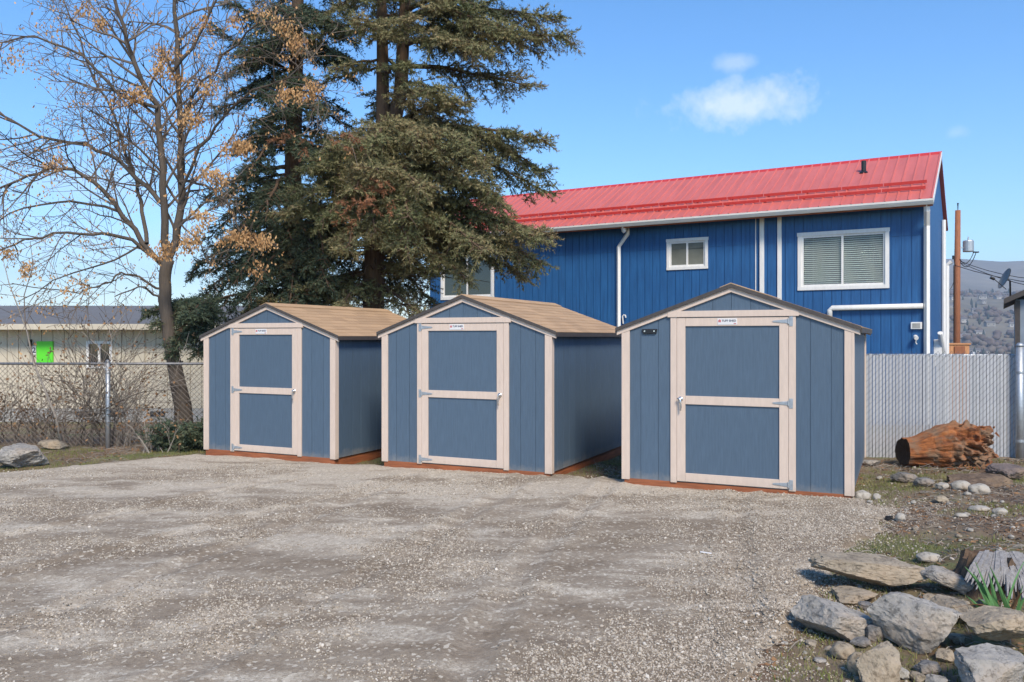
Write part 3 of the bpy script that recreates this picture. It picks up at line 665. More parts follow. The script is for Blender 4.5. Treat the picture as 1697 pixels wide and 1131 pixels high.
# ------------------------------------------------------------------ wire fence on the left
def wire_fence():
    A = Vector((-11.5, 13.75, 0)); B = Vector((-3.6, 13.75, 0)); L = B.x - A.x; zb, zt = -.04, 1.31
    Fe = empty('chain_link_fence', (A.x, A.y, 0)); tag(Fe, 'rusty open chain link fence in front of the beige house', 'fence')
    wm = MB(); pitch = .085; h = zt - zb
    for k in range(int(L / pitch) + int(h / pitch) + 2):
        for sg in (1, -1):
            u0 = k * pitch - h; u1 = u0 + h; a, b = max(0, u0), min(L, u1)
            if b - a < .02: continue
            za, zb2 = (zb + (a - u0), zb + (b - u0)) if sg == 1 else (zt - (a - u0), zt - (b - u0))
            wm.tube([(a, .004 * sg, za), (b, .004 * sg, zb2)], .0034, 3, False)
    wm.build('wire_mesh', M['fence_rust'], Fe)['kind'] = 'stuff'
    MB().tube([(0, .02, zt), (L, .02, zt)], .022, 10).build('top_rail', M['wire'], Fe, smooth=True)
    for px_, r in ((178, .037), (560, .03), (-90, .03)):
        x = (px_ - CX) / F * 13.7 - A.x
        MB().tube([(x, -.03, -.3), (x, -.03, zt + .035)], r, 12).build('post', M['galv'], Fe, smooth=True)
        MB().tube([(x, -.03, zt + .035), (x, -.03, zt + .05), (x, -.03, zt + .07)], [r * 1.15, r, r * .3], 12).build('post_cap', M['galv'], Fe, smooth=True)
        for z in (.35, .75, 1.15): MB().tube([(x, -.03, z), (x, -.03, z + .02)], r * 1.15, 12).build('tie_band', M['galv'], Fe)
M['fence_rust'] = simple('rusty_wire', (.10, .082, .070), .6, .25, 2, None, 0, metal=.3)
wire_fence()

# ------------------------------------------------------------------ rocks, log, stump
ICO = {}
def ico(n):
    if n not in ICO:
        b = bmesh.new(); bmesh.ops.create_icosphere(b, subdivisions=n, radius=1); b.verts.ensure_lookup_table()
        ICO[n] = ([v.co.copy() for v in b.verts], [tuple(v.index for v in f.verts) for f in b.faces]); b.free()
    return ICO[n]
def rock_mesh(size, seed, angular=True, sub=4, mat=None):
    vs, fs = ico(sub); rr = random.Random(seed); pl = []
    if angular:
        for _ in range(11):
            d = Vector((rr.gauss(0, 1), rr.gauss(0, 1), rr.gauss(0, 1.1))).normalized(); pl.append((d, rr.uniform(.52, .82)))
        pl.append((Vector((rr.uniform(-.2, .2), rr.uniform(-.25, .1), 1)).normalized(), rr.uniform(.5, .65)))
    out = []; off = Vector((seed * 3.1, seed * 1.7, 0))
    for v in vs:
        p = v.copy()
        for d, k in pl:
            q = p.dot(d)
            if q > k: p -= d * (q - k) * .985
        n1 = mnoise.noise(p * 1.6 + off); n2 = mnoise.noise(p * 4.5 + off); n3 = mnoise.noise(p * 12 + off)
        p *= 1 + (.10 * n1 + .07 * n2 + .045 * n3 + .02 * mnoise.noise(p * 30 + off) if angular else .16 * n1 + .012 * n2)
        out.append((p.x * size[0] / 2, p.y * size[1] / 2, p.z * size[2] / 2))
    m = MB(); m.v = out; m.f = list(fs); return m
def rock(px_, py_, wpx, hpx, mat, label, seed, name='rock', angular=True, depth=.8, rz=0, tilt=0, roll=0, dz=0, sink=.18, group=None, Yoff=0, sub=4):
    """px,py: centre of the rock's lower edge in the photograph, wpx/hpx: its size there"""
    g = hit(px_, py_); Y = g.y + Yoff; s = Y / F; wd = wpx * s * (1.12 if angular else 1.0); ht = hpx * s * (1.3 if angular else 1.05)
    o = rock_mesh((wd, wd * depth, ht), seed, angular, 5 if angular and wpx > 60 else sub).build(name, M[mat], None, ((px_ - CX) / F * Y, Y + wd * depth * .25, g.z + dz + ht * (.5 - sink)), (math.radians(tilt), math.radians(roll), math.radians(rz)), smooth=not angular)
    tag(o, label, 'rock' if 'rock' in name else 'stone', group); return o
rock(1462, 985, 190, 40, 'rock_tan', 'long flat tan slab of rock with a dark gap beneath it', 3, depth=.55, dz=.075, rz=-6, roll=5)
rock(1425, 1000, 90, 22, 'rock_tan', 'thin brown slab tucked under the long flat tan slab', 5, depth=.6, rz=5, dz=.0)
rock(1395, 1062, 125, 62, 'rock_grey', 'broad grey slab left of the big pale boulder', 8, depth=.8, rz=-12, roll=8)
rock(1526, 1080, 150, 94, 'rock_grey', 'big pale grey boulder in the middle of the rock pile', 11, depth=.6, rz=-18, roll=14, dz=.02)
rock(1590, 1036, 80, 46, 'rock_tan', 'three-sided tan rock right of the big pale boulder', 14, depth=.8, rz=20)
rock(1578, 985, 88, 34, 'rock_grey', 'narrow grey slab slanting behind the three-sided tan rock', 17, depth=.5, rz=-28, roll=16, dz=.03)
rock(1655, 1085, 110, 55, 'rock_tan', 'flat tan rock below the sword-leaved plant', 21, depth=.8, rz=8, dz=.07)
rock(1655, 1150, 130, 70, 'rock_grey', 'large speckled grey block at the bottom right corner', 24, depth=.7, rz=-6)
rock(1467, 1140, 80, 78, 'rock_tan', 'upright tan rock at the bottom edge before the pale boulder', 27, depth=.7, rz=12)
rock(1423, 1118, 30, 42, 'rock_tan', 'small upright rounded stone left of the upright tan rock', 30, 'stone', False, .9)
rock(1400, 1092, 38, 28, 'rock_tan', 'round brownish cobble below the broad grey slab', 33, 'stone', False, .9)
rock(1453, 1062, 34, 30, 'rock_dark', 'dark grey stone wedged between the slab and the pale boulder', 36, depth=.9)
rock(1433, 1075, 40, 16, 'rock_dark', 'low dark stone beside the round brownish cobble', 37, depth=.8, rz=20)
rock(1542, 932, 38, 17, 'cobble', 'pale oval cobble between the stump and the flat tan slab', 40, 'stone', False, .8)
rock(1480, 936, 23, 12, 'cobble', 'small pale cobble behind the long flat tan slab', 43, 'stone', False, .8)
rock(1596, 814, 33, 19, 'cobble', 'smooth white cobble in front of the log, left of a pair', 46, 'stone', False, .8)
rock(1626, 820, 34, 20, 'cobble', 'smooth white cobble in front of the log, right of a pair', 49, 'stone', False, .8, rz=-15)
rock(1431, 829, 28, 17, 'cobble', 'tan rounded stone at the corner of the nearest shed', 52, 'stone', False, .8)
rock(1454, 829, 13, 12, 'cobble', 'little tan stone beside the one at the shed corner', 55, 'stone', False, .9)
rock(1494, 864, 16, 15, 'cobble', 'white stone at the tip of the gravel', 58, 'stone', False, .9)
rock(1562, 813, 24, 14, 'cobble', 'angular white stone left of the pair of white cobbles', 61, 'stone', True, .8)
rock(1562, 834, 22, 13, 'rock_tan', 'square tan stone in the weeds before the white cobbles', 64, 'stone', True, .8)
rock(1627, 848, 32, 10, 'cobble', 'flat pale stone lying in the grass right of the gravel', 67, 'stone', False, .8)
rock(1660, 854, 24, 13, 'cobble', 'pale stone in the grass near the right edge', 70, 'stone', False, .8)
rock(1595, 858, 22, 8, 'cobble', 'thin white stone lying among dry twigs', 73, 'stone', False, .6, rz=-20)
rock(1500, 800, 40, 18, 'rock_dark', 'low brown rock in the soil beside the shed', 76, depth=.8)
rock(1535, 806, 32, 16, 'rock_dark', 'low brown rock in front of the log', 79, depth=.8)
rock(26, 776, 96, 40, 'rock_grey', 'large pale boulder at the left edge below the wire fence', 82, depth=.8)
rock(84, 745, 44, 18, 'rock_tan', 'smaller tan rock behind the large boulder at left', 85, depth=.8)
rock(307, 736, 20, 15, 'rock_red', 'orange stone under the small spruce, leftmost of three', 88, 'stone', False, .8)
rock(316, 729, 18, 12, 'rock_tan', 'tan stone under the small spruce, middle of three', 91, 'stone', False, .8)
rock(329, 735, 24, 15, 'rock_red', 'brown stone under the small spruce, nearest the shed', 94, 'stone', True, .8)
rock(1447, 773, 30, 12, 'rock_grey', 'pale grey rubble piece at the foot of the slatted fence', 97, depth=.7)
rr = random.Random(5); spots = []
for k in range(46):
    x = rr.uniform(1425, 1690); y = rr.uniform(795, 925) if k < 34 else rr.uniform(930, 1120)
    if x < 1500 and y > 840 or (y > 930 and x > 1380): x = rr.uniform(1510, 1690) if y < 930 else rr.uniform(1290, 1360)
    s_ = rr.uniform(6, 13); rock(x, y, s_, s_ * .55, 'cobble' if rr.random() < .7 else 'rock_tan', 'little pale stone scattered over the weedy bank', 200 + k, 'small_stone', False, .8, group='little stones on the weedy bank', sub=2, rz=rr.uniform(0, 180))
for k, (x, y, w_, h_, m_) in enumerate([(1541, 1118, 40, 22, 'rock_dark'), (1572, 1098, 34, 20, 'rock_tan'), (1500, 1128, 30, 18, 'cobble'), (1522, 1131, 26, 16, 'rock_tan'), (1556, 1138, 36, 20, 'rock_grey'), (1590, 1068, 30, 16, 'rock_tan'), (1610, 1028, 34, 18, 'rock_grey'), (1375, 1042, 24, 12, 'rock_tan'), (1345, 1072, 26, 10, 'rock_tan'), (1360, 1100, 18, 9, 'rock_grey'), (1505, 1005, 30, 14, 'rock_dark'), (1545, 1000, 26, 14, 'rock_tan'), (1610, 950, 36, 14, 'rock_tan'), (1640, 1010, 30, 16, 'rock_dark'), (1415, 945, 26, 10, 'rock_tan'), (1560, 960, 18, 9, 'cobble'), (1625, 1132, 34, 22, 'rock_dark'), (1440, 1012, 30, 14, 'rock_dark')]):
    rock(x, y, w_, h_, m_, 'small broken rock filling gaps between the big rocks of the pile', 400 + k, 'rubble_rock', True, .8, rz=k * 37, group='small broken rocks in the rock pile', sub=4)
def log():
    c = hit(1566, 783); Y = 10.75; zc = ground(c.x, Y) + .23
    o = empty('rotten_log', ((1566 - CX) / F * Y, Y, ground((1566 - CX) / F * Y, Y)), math.radians(-8)); tag(o, 'orange-brown rotten log lying in front of the slatted fence', 'log')
    n, m = 96, 80; V = []; L = 1.02
    for i in range(m):
        t = i / (m - 1); x = -L / 2 + L * t
        R = .175 + .125 * sstep(0, .55, t) - .07 * sstep(.8, 1, t)
        zc = .175 + .085 * sstep(0, .6, t)
        for k in range(n):
            a = 2 * math.pi * k / n; ca, sa = math.cos(a), math.sin(a); q = Vector((x * 1.2, ca * 2.2, sa * 2.2))
            rough = .25 + 1.0 * sstep(.38, .75, t)
            gr = mnoise.noise(Vector((x * 1.1, a * 5, 2))) * .018 + mnoise.noise(Vector((x * 4, a * 14, 5))) * .012
            ch = (abs(mnoise.noise(Vector((x * 7, ca * 3 + 4, sa * 3)))) - .25) * .16 * rough + mnoise.noise(Vector((x * 20, ca * 7, sa * 7))) * .045 * rough
            r = R + gr + ch * (1 if t > .3 else .25)
            jag = (mnoise.noise(Vector((ca * 4, sa * 4, 8))) * .16) * sstep(.75, 1, t)
            V.append((x + jag - (.05 * ca if t < .02 else 0), r * ca * 1.0, max(-.02, zc + r * sa)))
    Fc = [(i * n + k, i * n + (k + 1) % n, (i + 1) * n + (k + 1) % n, (i + 1) * n + k) for i in range(m - 1) for k in range(n)]
    mb = MB(); mb.v = V; mb.f = Fc
    b = len(mb.v); mb.v.append((-L / 2 + .01, 0, .175)); mb.v.append((L / 2 - .12, 0, .27))
    for k in range(n):
        mb.f.append((b + 1, (m - 1) * n + k, (m - 1) * n + (k + 1) % n))
    mb.build('log_body', M['rotten'], o)
    en = MB(); ring = [Vector(V[k]) for k in range(n)]; cc = sum(ring, Vector()) / n
    en.v = [tuple(cc + (p - cc) * .97 + Vector((-.006, 0, 0))) for p in ring] + [tuple(cc + (p - cc) * .5 + Vector((.02 + .015 * nz(p.y * 30, p.z * 30), 0, 0))) for p in ring] + [tuple(cc + Vector((.03, 0, 0)))]
    en.f = [(k, (k + 1) % n, n + (k + 1) % n, n + k) for k in range(n)] + [(n + k, n + (k + 1) % n, 2 * n) for k in range(n)]
    en.build('cut_end', M['log_end'], o)
    sp = MB(); q = random.Random(3)
    for _ in range(60):
        x = q.uniform(-.02, .56); a = q.uniform(-.6, math.pi * .95); R = .26 - .1 * max(0, (x - .45)) + q.uniform(-.03, .03)
        p = Vector((x, -R * math.cos(a), .26 + R * math.sin(a))); 
        if p.z < .01: p.z = q.uniform(.0, .1)
        d = Vector((q.uniform(.3, 1), q.gauss(0, .4) - .3 * math.cos(a), q.gauss(0, .4))).normalized() * q.uniform(.03, .09)
        sp.tube([p, p + d * .5 + Vector((0, 0, q.uniform(-.01, .01))), p + d], [q.uniform(.010, .022), .014, .004], 4, False)
    for _ in range(150):
        p = Vector((q.uniform(-.1, .7), q.uniform(-.42, -.1), q.uniform(0, .04))); d = Vector((q.gauss(0, 1), q.gauss(0, 1), .2)).normalized() * q.uniform(.03, .09)
        sp.tube([p, p + d], [.012, .004], 4, False)
    sp.build('splinters', M['rotten'], o)['kind'] = 'stuff'
log()
# soil heap right of the log
hp = hit(1640, 812); o = rock_mesh((.74, .55, .27), 301, True, 5).build('soil_heap', M['soil'], None, (hp.x + .05, hp.y + .34, hp.z + .0), smooth=False); tag(o, 'heap of brown soil and roots at the right end of the log', 'soil heap')
hp = hit(1684, 800); o = rock_mesh((.46, .5, .26), 305, True, 5).build('rock', M['rock_red_dark'], None, (hp.x + .1, hp.y + .3, hp.z + .06)); tag(o, 'flat purplish brown rock at the right edge by the gate post', 'rock')
def stump():
    g = hit(1655, 968); o = empty('old_stump', g, 0); tag(o, 'broken weathered grey tree stump at the right beside the sword-leaved plant', 'stump')
    n, m = 72, 24; V = []
    for i in range(m):
        t = i / (m - 1)
        for k in range(n):
            a = 2 * math.pi * k / n; ca, sa = math.cos(a), math.sin(a)
            R = .26 - .05 * t + .06 * (1 - t) ** 2 * (1 + mnoise.noise(Vector((ca * 2, sa * 2, 1)))) + .03 * mnoise.noise(Vector((ca * 5, sa * 5, t))) + .018 * mnoise.noise(Vector((ca * 14, sa * 14, t * 2)))
            hh = .17 + .07 * mnoise.noise(Vector((ca * 3, sa * 3, 4))) + .05 * mnoise.noise(Vector((ca * 10, sa * 10, 4)))
            V.append((R * ca, R * sa, -.05 + t * (hh + .05)))
    mb = MB(); mb.v = V; mb.f = [(i * n + k, i * n + (k + 1) % n, (i + 1) * n + (k + 1) % n, (i + 1) * n + k) for i in range(m - 1) for k in range(n)]
    b = len(V)
    for j, rr_ in enumerate((.6, .25)):
        for k in range(n):
            p = V[(m - 1) * n + k]; mb.v.append((p[0] * rr_, p[1] * rr_, p[2] * .6 + .05 + .04 * nz(p[0] * 20 * rr_, p[1] * 20 * rr_)))
    mb.f += [((m - 1) * n + k, (m - 1) * n + (k + 1) % n, b + (k + 1) % n, b + k) for k in range(n)] + [(b + k, b + (k + 1) % n, b + n + (k + 1) % n, b + n + k) for k in range(n)] + [tuple(b + n + k for k in range(n))]
    mb.build('stump_body', M['bark_conifer'], o)
    # splintered grey sheet of wood peeling off towards the gravel
    q = random.Random(9); sl = MB()
    for k in range(46):
        u = k / 45; top = Vector((-.04 - .02 * q.random() + .12 * u - .14, -.16 - .06 * u, .20 + .02 * q.random() - .02 * u))
        ln = q.uniform(.13, .27) * (1.1 - .2 * abs(u - .5)); dirv = Vector((-.95 + 1.0 * u, -.55, -.42)).normalized()
        base = top + Vector((.16 * u, .02, .0)); p2 = base + dirv * ln * .55 + Vector((0, 0, .015)); p3 = base + dirv * ln + Vector((0, 0, -.03))
        s = Vector((.013, -.003, 0))
        b2 = base - dirv * .06 + Vector((.0, .06, .0)); t2 = Vector((0, .012, -.012))
        sl.add([b2 - s, b2 + s, p2 - s, p2 + s, p3 - s * .2, p3 + s * .2] + [v + t2 for v in (b2 - s, b2 + s, p2 - s, p2 + s, p3 - s * .2, p3 + s * .2)],
               [(0, 2, 3, 1), (2, 4, 5, 3), (6, 7, 9, 8), (8, 9, 11, 10), (0, 6, 8, 2), (2, 8, 10, 4), (1, 3, 9, 7), (3, 5, 11, 9), (0, 1, 7, 6)])
    sl.build('splintered_wood', M['grey_wood'], o)
stump()
def iris():
    g = hit(1672, 1045); o = empty('sword_leaved_plant', g, 0); tag(o, 'green sword-leaved plant growing before the stump at the right edge', 'plant')
    q = random.Random(4)
    for k in range(18):
        L = q.uniform(.28, .52); a = q.uniform(-.55, .5); b = q.uniform(-.35, .35); wd = q.uniform(.012, .02); m = MB(); pts = []
        base = Vector((q.uniform(-.09, .09), q.uniform(-.07, .07), -.02)); bend = q.uniform(0, .5) if k < 14 else 1.3
        for i in range(7):
            t = i / 6; ang = a * (1 + bend * t); pts.append(base + Vector((math.sin(ang) * L * t, math.sin(b) * L * t - .05 * bend * t * t, math.cos(ang) * L * t * (1 - .25 * bend * t))))
        side = Vector((math.cos(a), q.uniform(-.6, .6), -math.sin(a))).normalized(); nrm = side.cross(Vector((math.sin(a), 0, math.cos(a)))).normalized() * .0016
        for i, p in enumerate(pts):
            ww = wd * (1 - (i / 6) ** 2.2) + .0008; m.v += [tuple(p - side * ww), tuple(p + nrm * 2), tuple(p + side * ww), tuple(p - nrm)]
        for i in range(6):
            for c in range(4): m.f.append((i * 4 + c, i * 4 + (c + 1) % 4, (i + 1) * 4 + (c + 1) % 4, (i + 1) * 4 + c))
        m.build('leaf', M['iris'] if k < 14 else M['dry_leaf'], o)
iris()
bp = hit(1474, 862); bm_ = rock_mesh((.10, .07, .07), 77, True, 3).build('plastic_scrap', M['black_plastic'], None, (bp.x, bp.y, bp.z + .02)); tag(bm_, 'crumpled scrap of black plastic at the tip of the gravel', 'scrap')
wp = hit(1170, 918, lambda x, y: gravel_h(x, y)[0]); m_ = MB().box(-.045, .045, -.012, .012, 0, .006).build('litter', M['sign_white'], None, (wp.x, wp.y, wp.z + .006), (0, .1, -.2), bevel=.002); tag(m_, 'small white strip of litter lying on the gravel', 'litter')

# ------------------------------------------------------------------ conifers
def perp(t):
    a = t.orthogonal().normalized(); return a, t.cross(a)
def needles(P, A, Ln, rs, per=14, nl=.056, wd=.0085):
    """P,A: shoot bases and unit axes (n,3); Ln lengths -> needle triangles"""
    n = len(P); P = np.repeat(P, per, 0); A = np.repeat(A, per, 0); Ln = np.repeat(Ln, per)
    t = rs.random(n * per); ph = rs.random(n * per) * 2 * np.pi
    ref = np.where(np.abs(A[:, 2:3]) < .9, np.array([[0, 0, 1.0]]), np.array([[1.0, 0, 0]]))
    U = np.cross(A, ref); U /= np.linalg.norm(U, axis=1, keepdims=True) + 1e-9; Vv = np.cross(A, U)
    R = U * np.cos(ph)[:, None] + Vv * np.sin(ph)[:, None]; S = np.cross(A, R)
    B = P + A * (t * Ln)[:, None]; D = A * .62 + R * .78; L = nl * (.7 + .6 * rs.random(n * per))
    v0 = B - S * wd; v1 = B + S * wd; v2 = B + D * L[:, None]
    V = np.stack([v0, v1, v2], 1).reshape(-1, 3)
    return V
class Tree:
    def __init__(s, seed): s.q = random.Random(seed); s.rs = np.random.RandomState(seed); s.P = []; s.A = []; s.L = []; s.limbs = MB(); s.dead = []
    def limb(s, p0, az, L, up, droop, r0=.045, dens=1.0, tipup=.25, blen=1.0):
        q = s.q; n = 9; pts = []; d0 = Vector((math.cos(az), math.sin(az), 0)); bend = q.uniform(-.25, .25); sd = Vector((-math.sin(az), math.cos(az), 0))
        for i in range(n):
            t = i / (n - 1)
            z = up * t * L - droop * L * (t ** 1.7) + tipup * L * max(0, t - .65) ** 1.5
            pts.append(p0 + d0 * (L * t * (1 - .08 * droop)) + sd * (bend * L * t * t) + Vector((q.gauss(0, .02), q.gauss(0, .02), z + q.gauss(0, .015))))
        s.limbs.tube(pts, [r0 * (1 - .85 * i / (n - 1)) + .004 for i in range(n)], 6, False)
        s0 = .14; st = .068 / dens; x = s0 * L + q.random() * st; sg = 1
        while x < L * 1.0:
            t = x / L; f = t * (n - 1); i = min(n - 2, int(f)); p = pts[i].lerp(pts[i + 1], f - i); tan = (pts[i + 1] - pts[i]).normalized()
            bl = blen * (.22 + .62 * (1 - t) ** .8 * min(1, t * 3.0)) * q.uniform(.55, 1.25) * min(1.25, L / 2.4)
            lat = tan.cross(Vector((0, 0, 1))).normalized() * sg
            bd = (tan * q.uniform(.45, .9) + lat * q.uniform(.6, 1) + Vector((0, 0, q.uniform(-.75, .45)))).normalized()
            s.branchlet(p, bd, bl); sg = -sg; x += st * q.uniform(.6, 1.4)
        s.branchlet(pts[-2], (pts[-1] - pts[-3]).normalized(), .35 * blen)
    def branchlet(s, p, d, L):
        q = s.q; n = max(2, int(L / .10)); cur = p.copy(); dd = d.copy(); pts = [cur.copy()]
        for i in range(n):
            dd = (dd + Vector((q.gauss(0, .12), q.gauss(0, .12), -.10 + .02 * i))).normalized(); cur = cur + dd * (L / n); pts.append(cur.copy())
            lat = dd.cross(Vector((q.gauss(0, .4), q.gauss(0, .4), 1))).normalized()
            for sg in (1, -1):
                for _ in range(1 if q.random() < .35 else 2):
                    ax = (dd * q.uniform(.3, .9) + lat * sg * q.uniform(.35, 1) + Vector((0, 0, q.uniform(-.55, .5)))).normalized()
                    s.P.append(cur - dd * q.random() * L / n); s.A.append(ax); s.L.append(q.uniform(.09, .19))
        s.P.append(cur); s.A.append(dd); s.L.append(.14)
        s.limbs.tube(pts, [.008 * (1 - i / (n + 1)) + .003 for i in range(n + 1)], 3, False)
    def finish(s, root, mat, bark):
        P = np.array([tuple(p) for p in s.P]); A = np.array([tuple(p) for p in s.A]); L = np.array(s.L)
        V = needles(P, A, L, s.rs); Fc = np.arange(len(V)).reshape(-1, 3)
        V -= np.array(root.location)
        o = link('crown', np_mesh('crown', V, Fc, mat), root); o['kind'] = 'stuff'
        s.limbs.v = [(x - root.location.x, y - root.location.y, z - root.location.z) for x, y, z in s.limbs.v]
        s.limbs.build('limbs', bark, root, smooth=True)
        return len(Fc)
def trunk(root, lines, bark):
    m = MB()
    for pts, rs in lines:
        pts = [Vector(p) - root.location for p in pts]; P2 = []; R2 = []
        for i in range(len(pts) - 1):
            for k in range(4):
                t = k / 4; P2.append(pts[i].lerp(pts[i + 1], t) + Vector((.02 * nz(i + t, 3), .02 * nz(i + t, 7), 0))); R2.append(rs[i] * (1 - t) + rs[i + 1] * t)
        P2.append(pts[-1]); R2.append(rs[-1]); m.tube(P2, R2, 14)
    return m.build('trunk', bark, root, smooth=True)
def interp(pts, z):
    for a, b in zip(pts, pts[1:]):
        if a.z <= z <= b.z: return a.lerp(b, (z - a.z) / (b.z - a.z))
    return pts[-1].copy() if z > pts[-1].z else pts[0].copy()
def conifer_right():
    Y = 16.6; b = at(619, 520, Y); b.z = ground(b.x, Y) - .05
    root = empty('twin_conifer', b); tag(root, 'tall olive-brown conifer with twin stems rising behind the sheds', 'tree')
    t1 = [b, at(619, 500, Y), at(622, 380, Y), at(634, 240, Y), at(634, 100, Y), at(630, -60, Y), at(630, -260, Y)]
    t2 = [at(622, 330, Y), at(645, 250, Y), at(664, 150, Y), at(672, 0, Y), at(672, -200, Y), at(672, -380, Y)]
    trunk(root, [(t1, [.24, .215, .19, .15, .12, .09, .02]), (t2, [.13, .15, .14, .11, .07, .02])], M['bark_conifer'])
    T = Tree(21); q = T.q
    # big boughs seen in the photograph: start pixel height, end pixel, depth shift
    for (sy, ex, ey, dy, up) in [(70, 955, 95, -.6, .12), (30, 930, 40, -1.2, .2), (110, 900, 140, .8, .1), (205, 915, 300, -1.0, .25), (230, 890, 240, -1.8, .3), (250, 920, 330, -.2, .3), (270, 850, 360, -1.6, .25),
                                 (330, 928, 425, -1.2, .15), (350, 905, 455, -1.6, .12), (370, 860, 470, -.8, .1), (345, 880, 400, -2.0, .2), (300, 800, 330, -2.4, .3), (390, 800, 480, -1.4, .1), (240, 760, 250, -2.4, .4), (280, 690, 330, -2.6, .3), (260, 560, 330, -2.5, .3), (300, 510, 290, -2.0, .35), (330, 470, 330, -1.5, .3), (210, 800, 190, -1.5, .4), (40, 860, 70, -1.8, .3), (0, 900, -20, -1, .3), (320, 600, 400, -2.4, .2), (300, 650, 300, -2.7, .35), (250, 830, 300, -1.9, .35), (225, 700, 240, -2.2, .35), (230, 640, 260, -2.6, .35), (300, 740, 380, -2.3, .25), (340, 840, 440, -2.0, .2), (270, 780, 270, -2.5, .35), (350, 720, 430, -2.2, .2), (290, 590, 300, -2.4, .3), (360, 880, 450, -1.0, .1), (215, 860, 260, -.8, .3), (250, 540, 260, -1.8, .3), (310, 560, 380, -2.2, .25), (20, 800, 20, -1.6, .3), (80, 840, 110, -1.8, .2), (50, 900, 80, .2, .2)]:
        s0 = interp(t2 if sy < 240 else t1, EYE - (sy - CY) / F * Y); e = at(ex, ey, Y + dy); d = e - s0; L = math.hypot(d.x, d.y); k = d.z / L
        T.limb(s0, math.atan2(d.y, d.x), L, up, up - k - .03, .05, 1.25, .15)
    z = 2.75
    while z < 12.2:
        hf = (z - 2.6) / 9.8
        for _ in range(3 if z < 5.2 else 2):
            az = q.uniform(0, 2 * math.pi); L = (2.6 - 1.9 * hf ** 1.2) * q.uniform(.55, 1.1)
            if 5.6 < z < 7.4 and -1.2 < az - 2 * math.pi * (az > math.pi) < .9 and q.random() < .6: continue
            st = t1 if (z < 4.6 or q.random() < .5) else t2
            T.limb(interp(st, z + q.uniform(-.1, .1)), az, L, q.uniform(.05, .35), q.uniform(.3, .7), .04 * (1.2 - hf), .95)
        z += .21
    # bare dead limbs low on the trunk
    for _ in range(16):
        p0 = interp(t1, q.uniform(2.4, 4.2)); a = q.uniform(-2.6, .4); L = q.uniform(.8, 2.4); pts = [p0]
        for i in range(6): pts.append(pts[-1] + Vector((math.cos(a) * L / 6, math.sin(a) * L / 6, q.uniform(-.16, .06))))
        T.limbs.tube(pts, [.022 - .003 * i for i in range(7)], 5, False)
    nT = T.finish(root, M['needle_olive'], M['bark_conifer'])
    # reddish dead sprays
    D = Tree(77); 
    for (x, y) in [(620, 300), (600, 330), (640, 325), (615, 345), (560, 225), (500, 215)]:
        for k in range(3): D.branchlet(at(x + D.q.uniform(-18, 18), y + D.q.uniform(-12, 12), Y - 2.5 + D.q.uniform(-.2, .2)), Vector((D.q.gauss(0, 1), -.5, D.q.uniform(-.9, .1))).normalized(), .35)
    P = np.array([tuple(p) for p in D.P]); A = np.array([tuple(p) for p in D.A]); V = needles(P, A, np.array(D.L), D.rs, 12) - np.array(root.location)
    o = link('dead_sprays', np_mesh('dead_sprays', V, np.arange(len(V)).reshape(-1, 3), M['needle_dead']), root); o['kind'] = 'stuff'; o['label'] = 'reddish dead sprays of needles'
    return nT
def conifer_left():
    Y = 17.2; b = at(486, 520, Y); b.z = ground(b.x, Y) - .05
    root = empty('dark_spruce', b); tag(root, 'dark green spruce between the bare tree and the twin-stemmed conifer', 'tree')
    t1 = [b, at(486, 480, Y), at(486, 250, Y), at(492, 80, Y), at(495, -120, Y), at(495, -330, Y)]
    trunk(root, [(t1, [.23, .2, .17, .14, .09, .02])], M['bark_conifer'])
    T = Tree(5); q = T.q
    for (sy, ex, ey, dy, up) in [(330, 345, 440, -1.6, .2), (350, 400, 480, -2.0, .1), (380, 360, 505, -1.2, .1), (390, 450, 510, -2.2, .1), (370, 540, 490, -2.2, .1), (300, 400, 380, -2.2, .2), (280, 340, 330, -1.0, .2), (400, 330, 500, -.6, .05), (340, 580, 450, -1.8, .15), (360, 300, 470, -1.5, .1), (395, 500, 515, -1.8, .05),
                                 (120, 350, 60, -.8, .3), (60, 365, 20, -1.2, .3), (100, 380, 130, -1.6, .3), (30, 430, 60, -2.0, .3), (140, 440, 190, -2.0, .3), (40, 560, 50, -1.5, .3), (160, 360, 190, -1.0, .25), (90, 420, 90, -1.9, .3), (200, 420, 250, -1.6, .25), (180, 560, 200, -1.2, .25), (250, 560, 290, -1.4, .25), (230, 400, 300, -1.7, .2)]:
        s0 = interp(t1, EYE - (sy - CY) / F * Y); e = at(ex, ey, Y + dy); d = e - s0; L = math.hypot(d.x, d.y); k = d.z / L
        T.limb(s0, math.atan2(d.y, d.x), L, up, up - k - .03, .045, 1.2, .15)
    z = 2.45
    while z < 11.6:
        hf = (z - 2.3) / 9.4
        for _ in range(3 if z < 5 or q.random() < .4 else 2):
            az = q.uniform(0, 2 * math.pi); L = (2.5 - 1.8 * hf) * q.uniform(.6, 1.1)
            T.limb(interp(t1, z), az, L, q.uniform(.0, .25), q.uniform(.35, .75), .035 * (1.2 - hf), .9)
        z += .22
    return T.finish(root, M['needle_dark'], M['bark_conifer'])
print('needles', conifer_right(), conifer_left())
def low_spruce(name, label, base, limbs, seed, cat):
    root = empty(name, base); tag(root, label, cat); T = Tree(seed)
    for (s0, e, up) in limbs:
        d = e - s0; L = math.hypot(d.x, d.y); T.limb(s0, math.atan2(d.y, d.x), L, up, up - d.z / L, .02, 1.6, .1, .8)
    T.finish(root, M['needle_dark'], M['bark_conifer'])
q = random.Random(2); b = hit(300, 727); b.y = 13.35; b.x = (300 - CX) / F * b.y; b.z = ground(b.x, b.y)
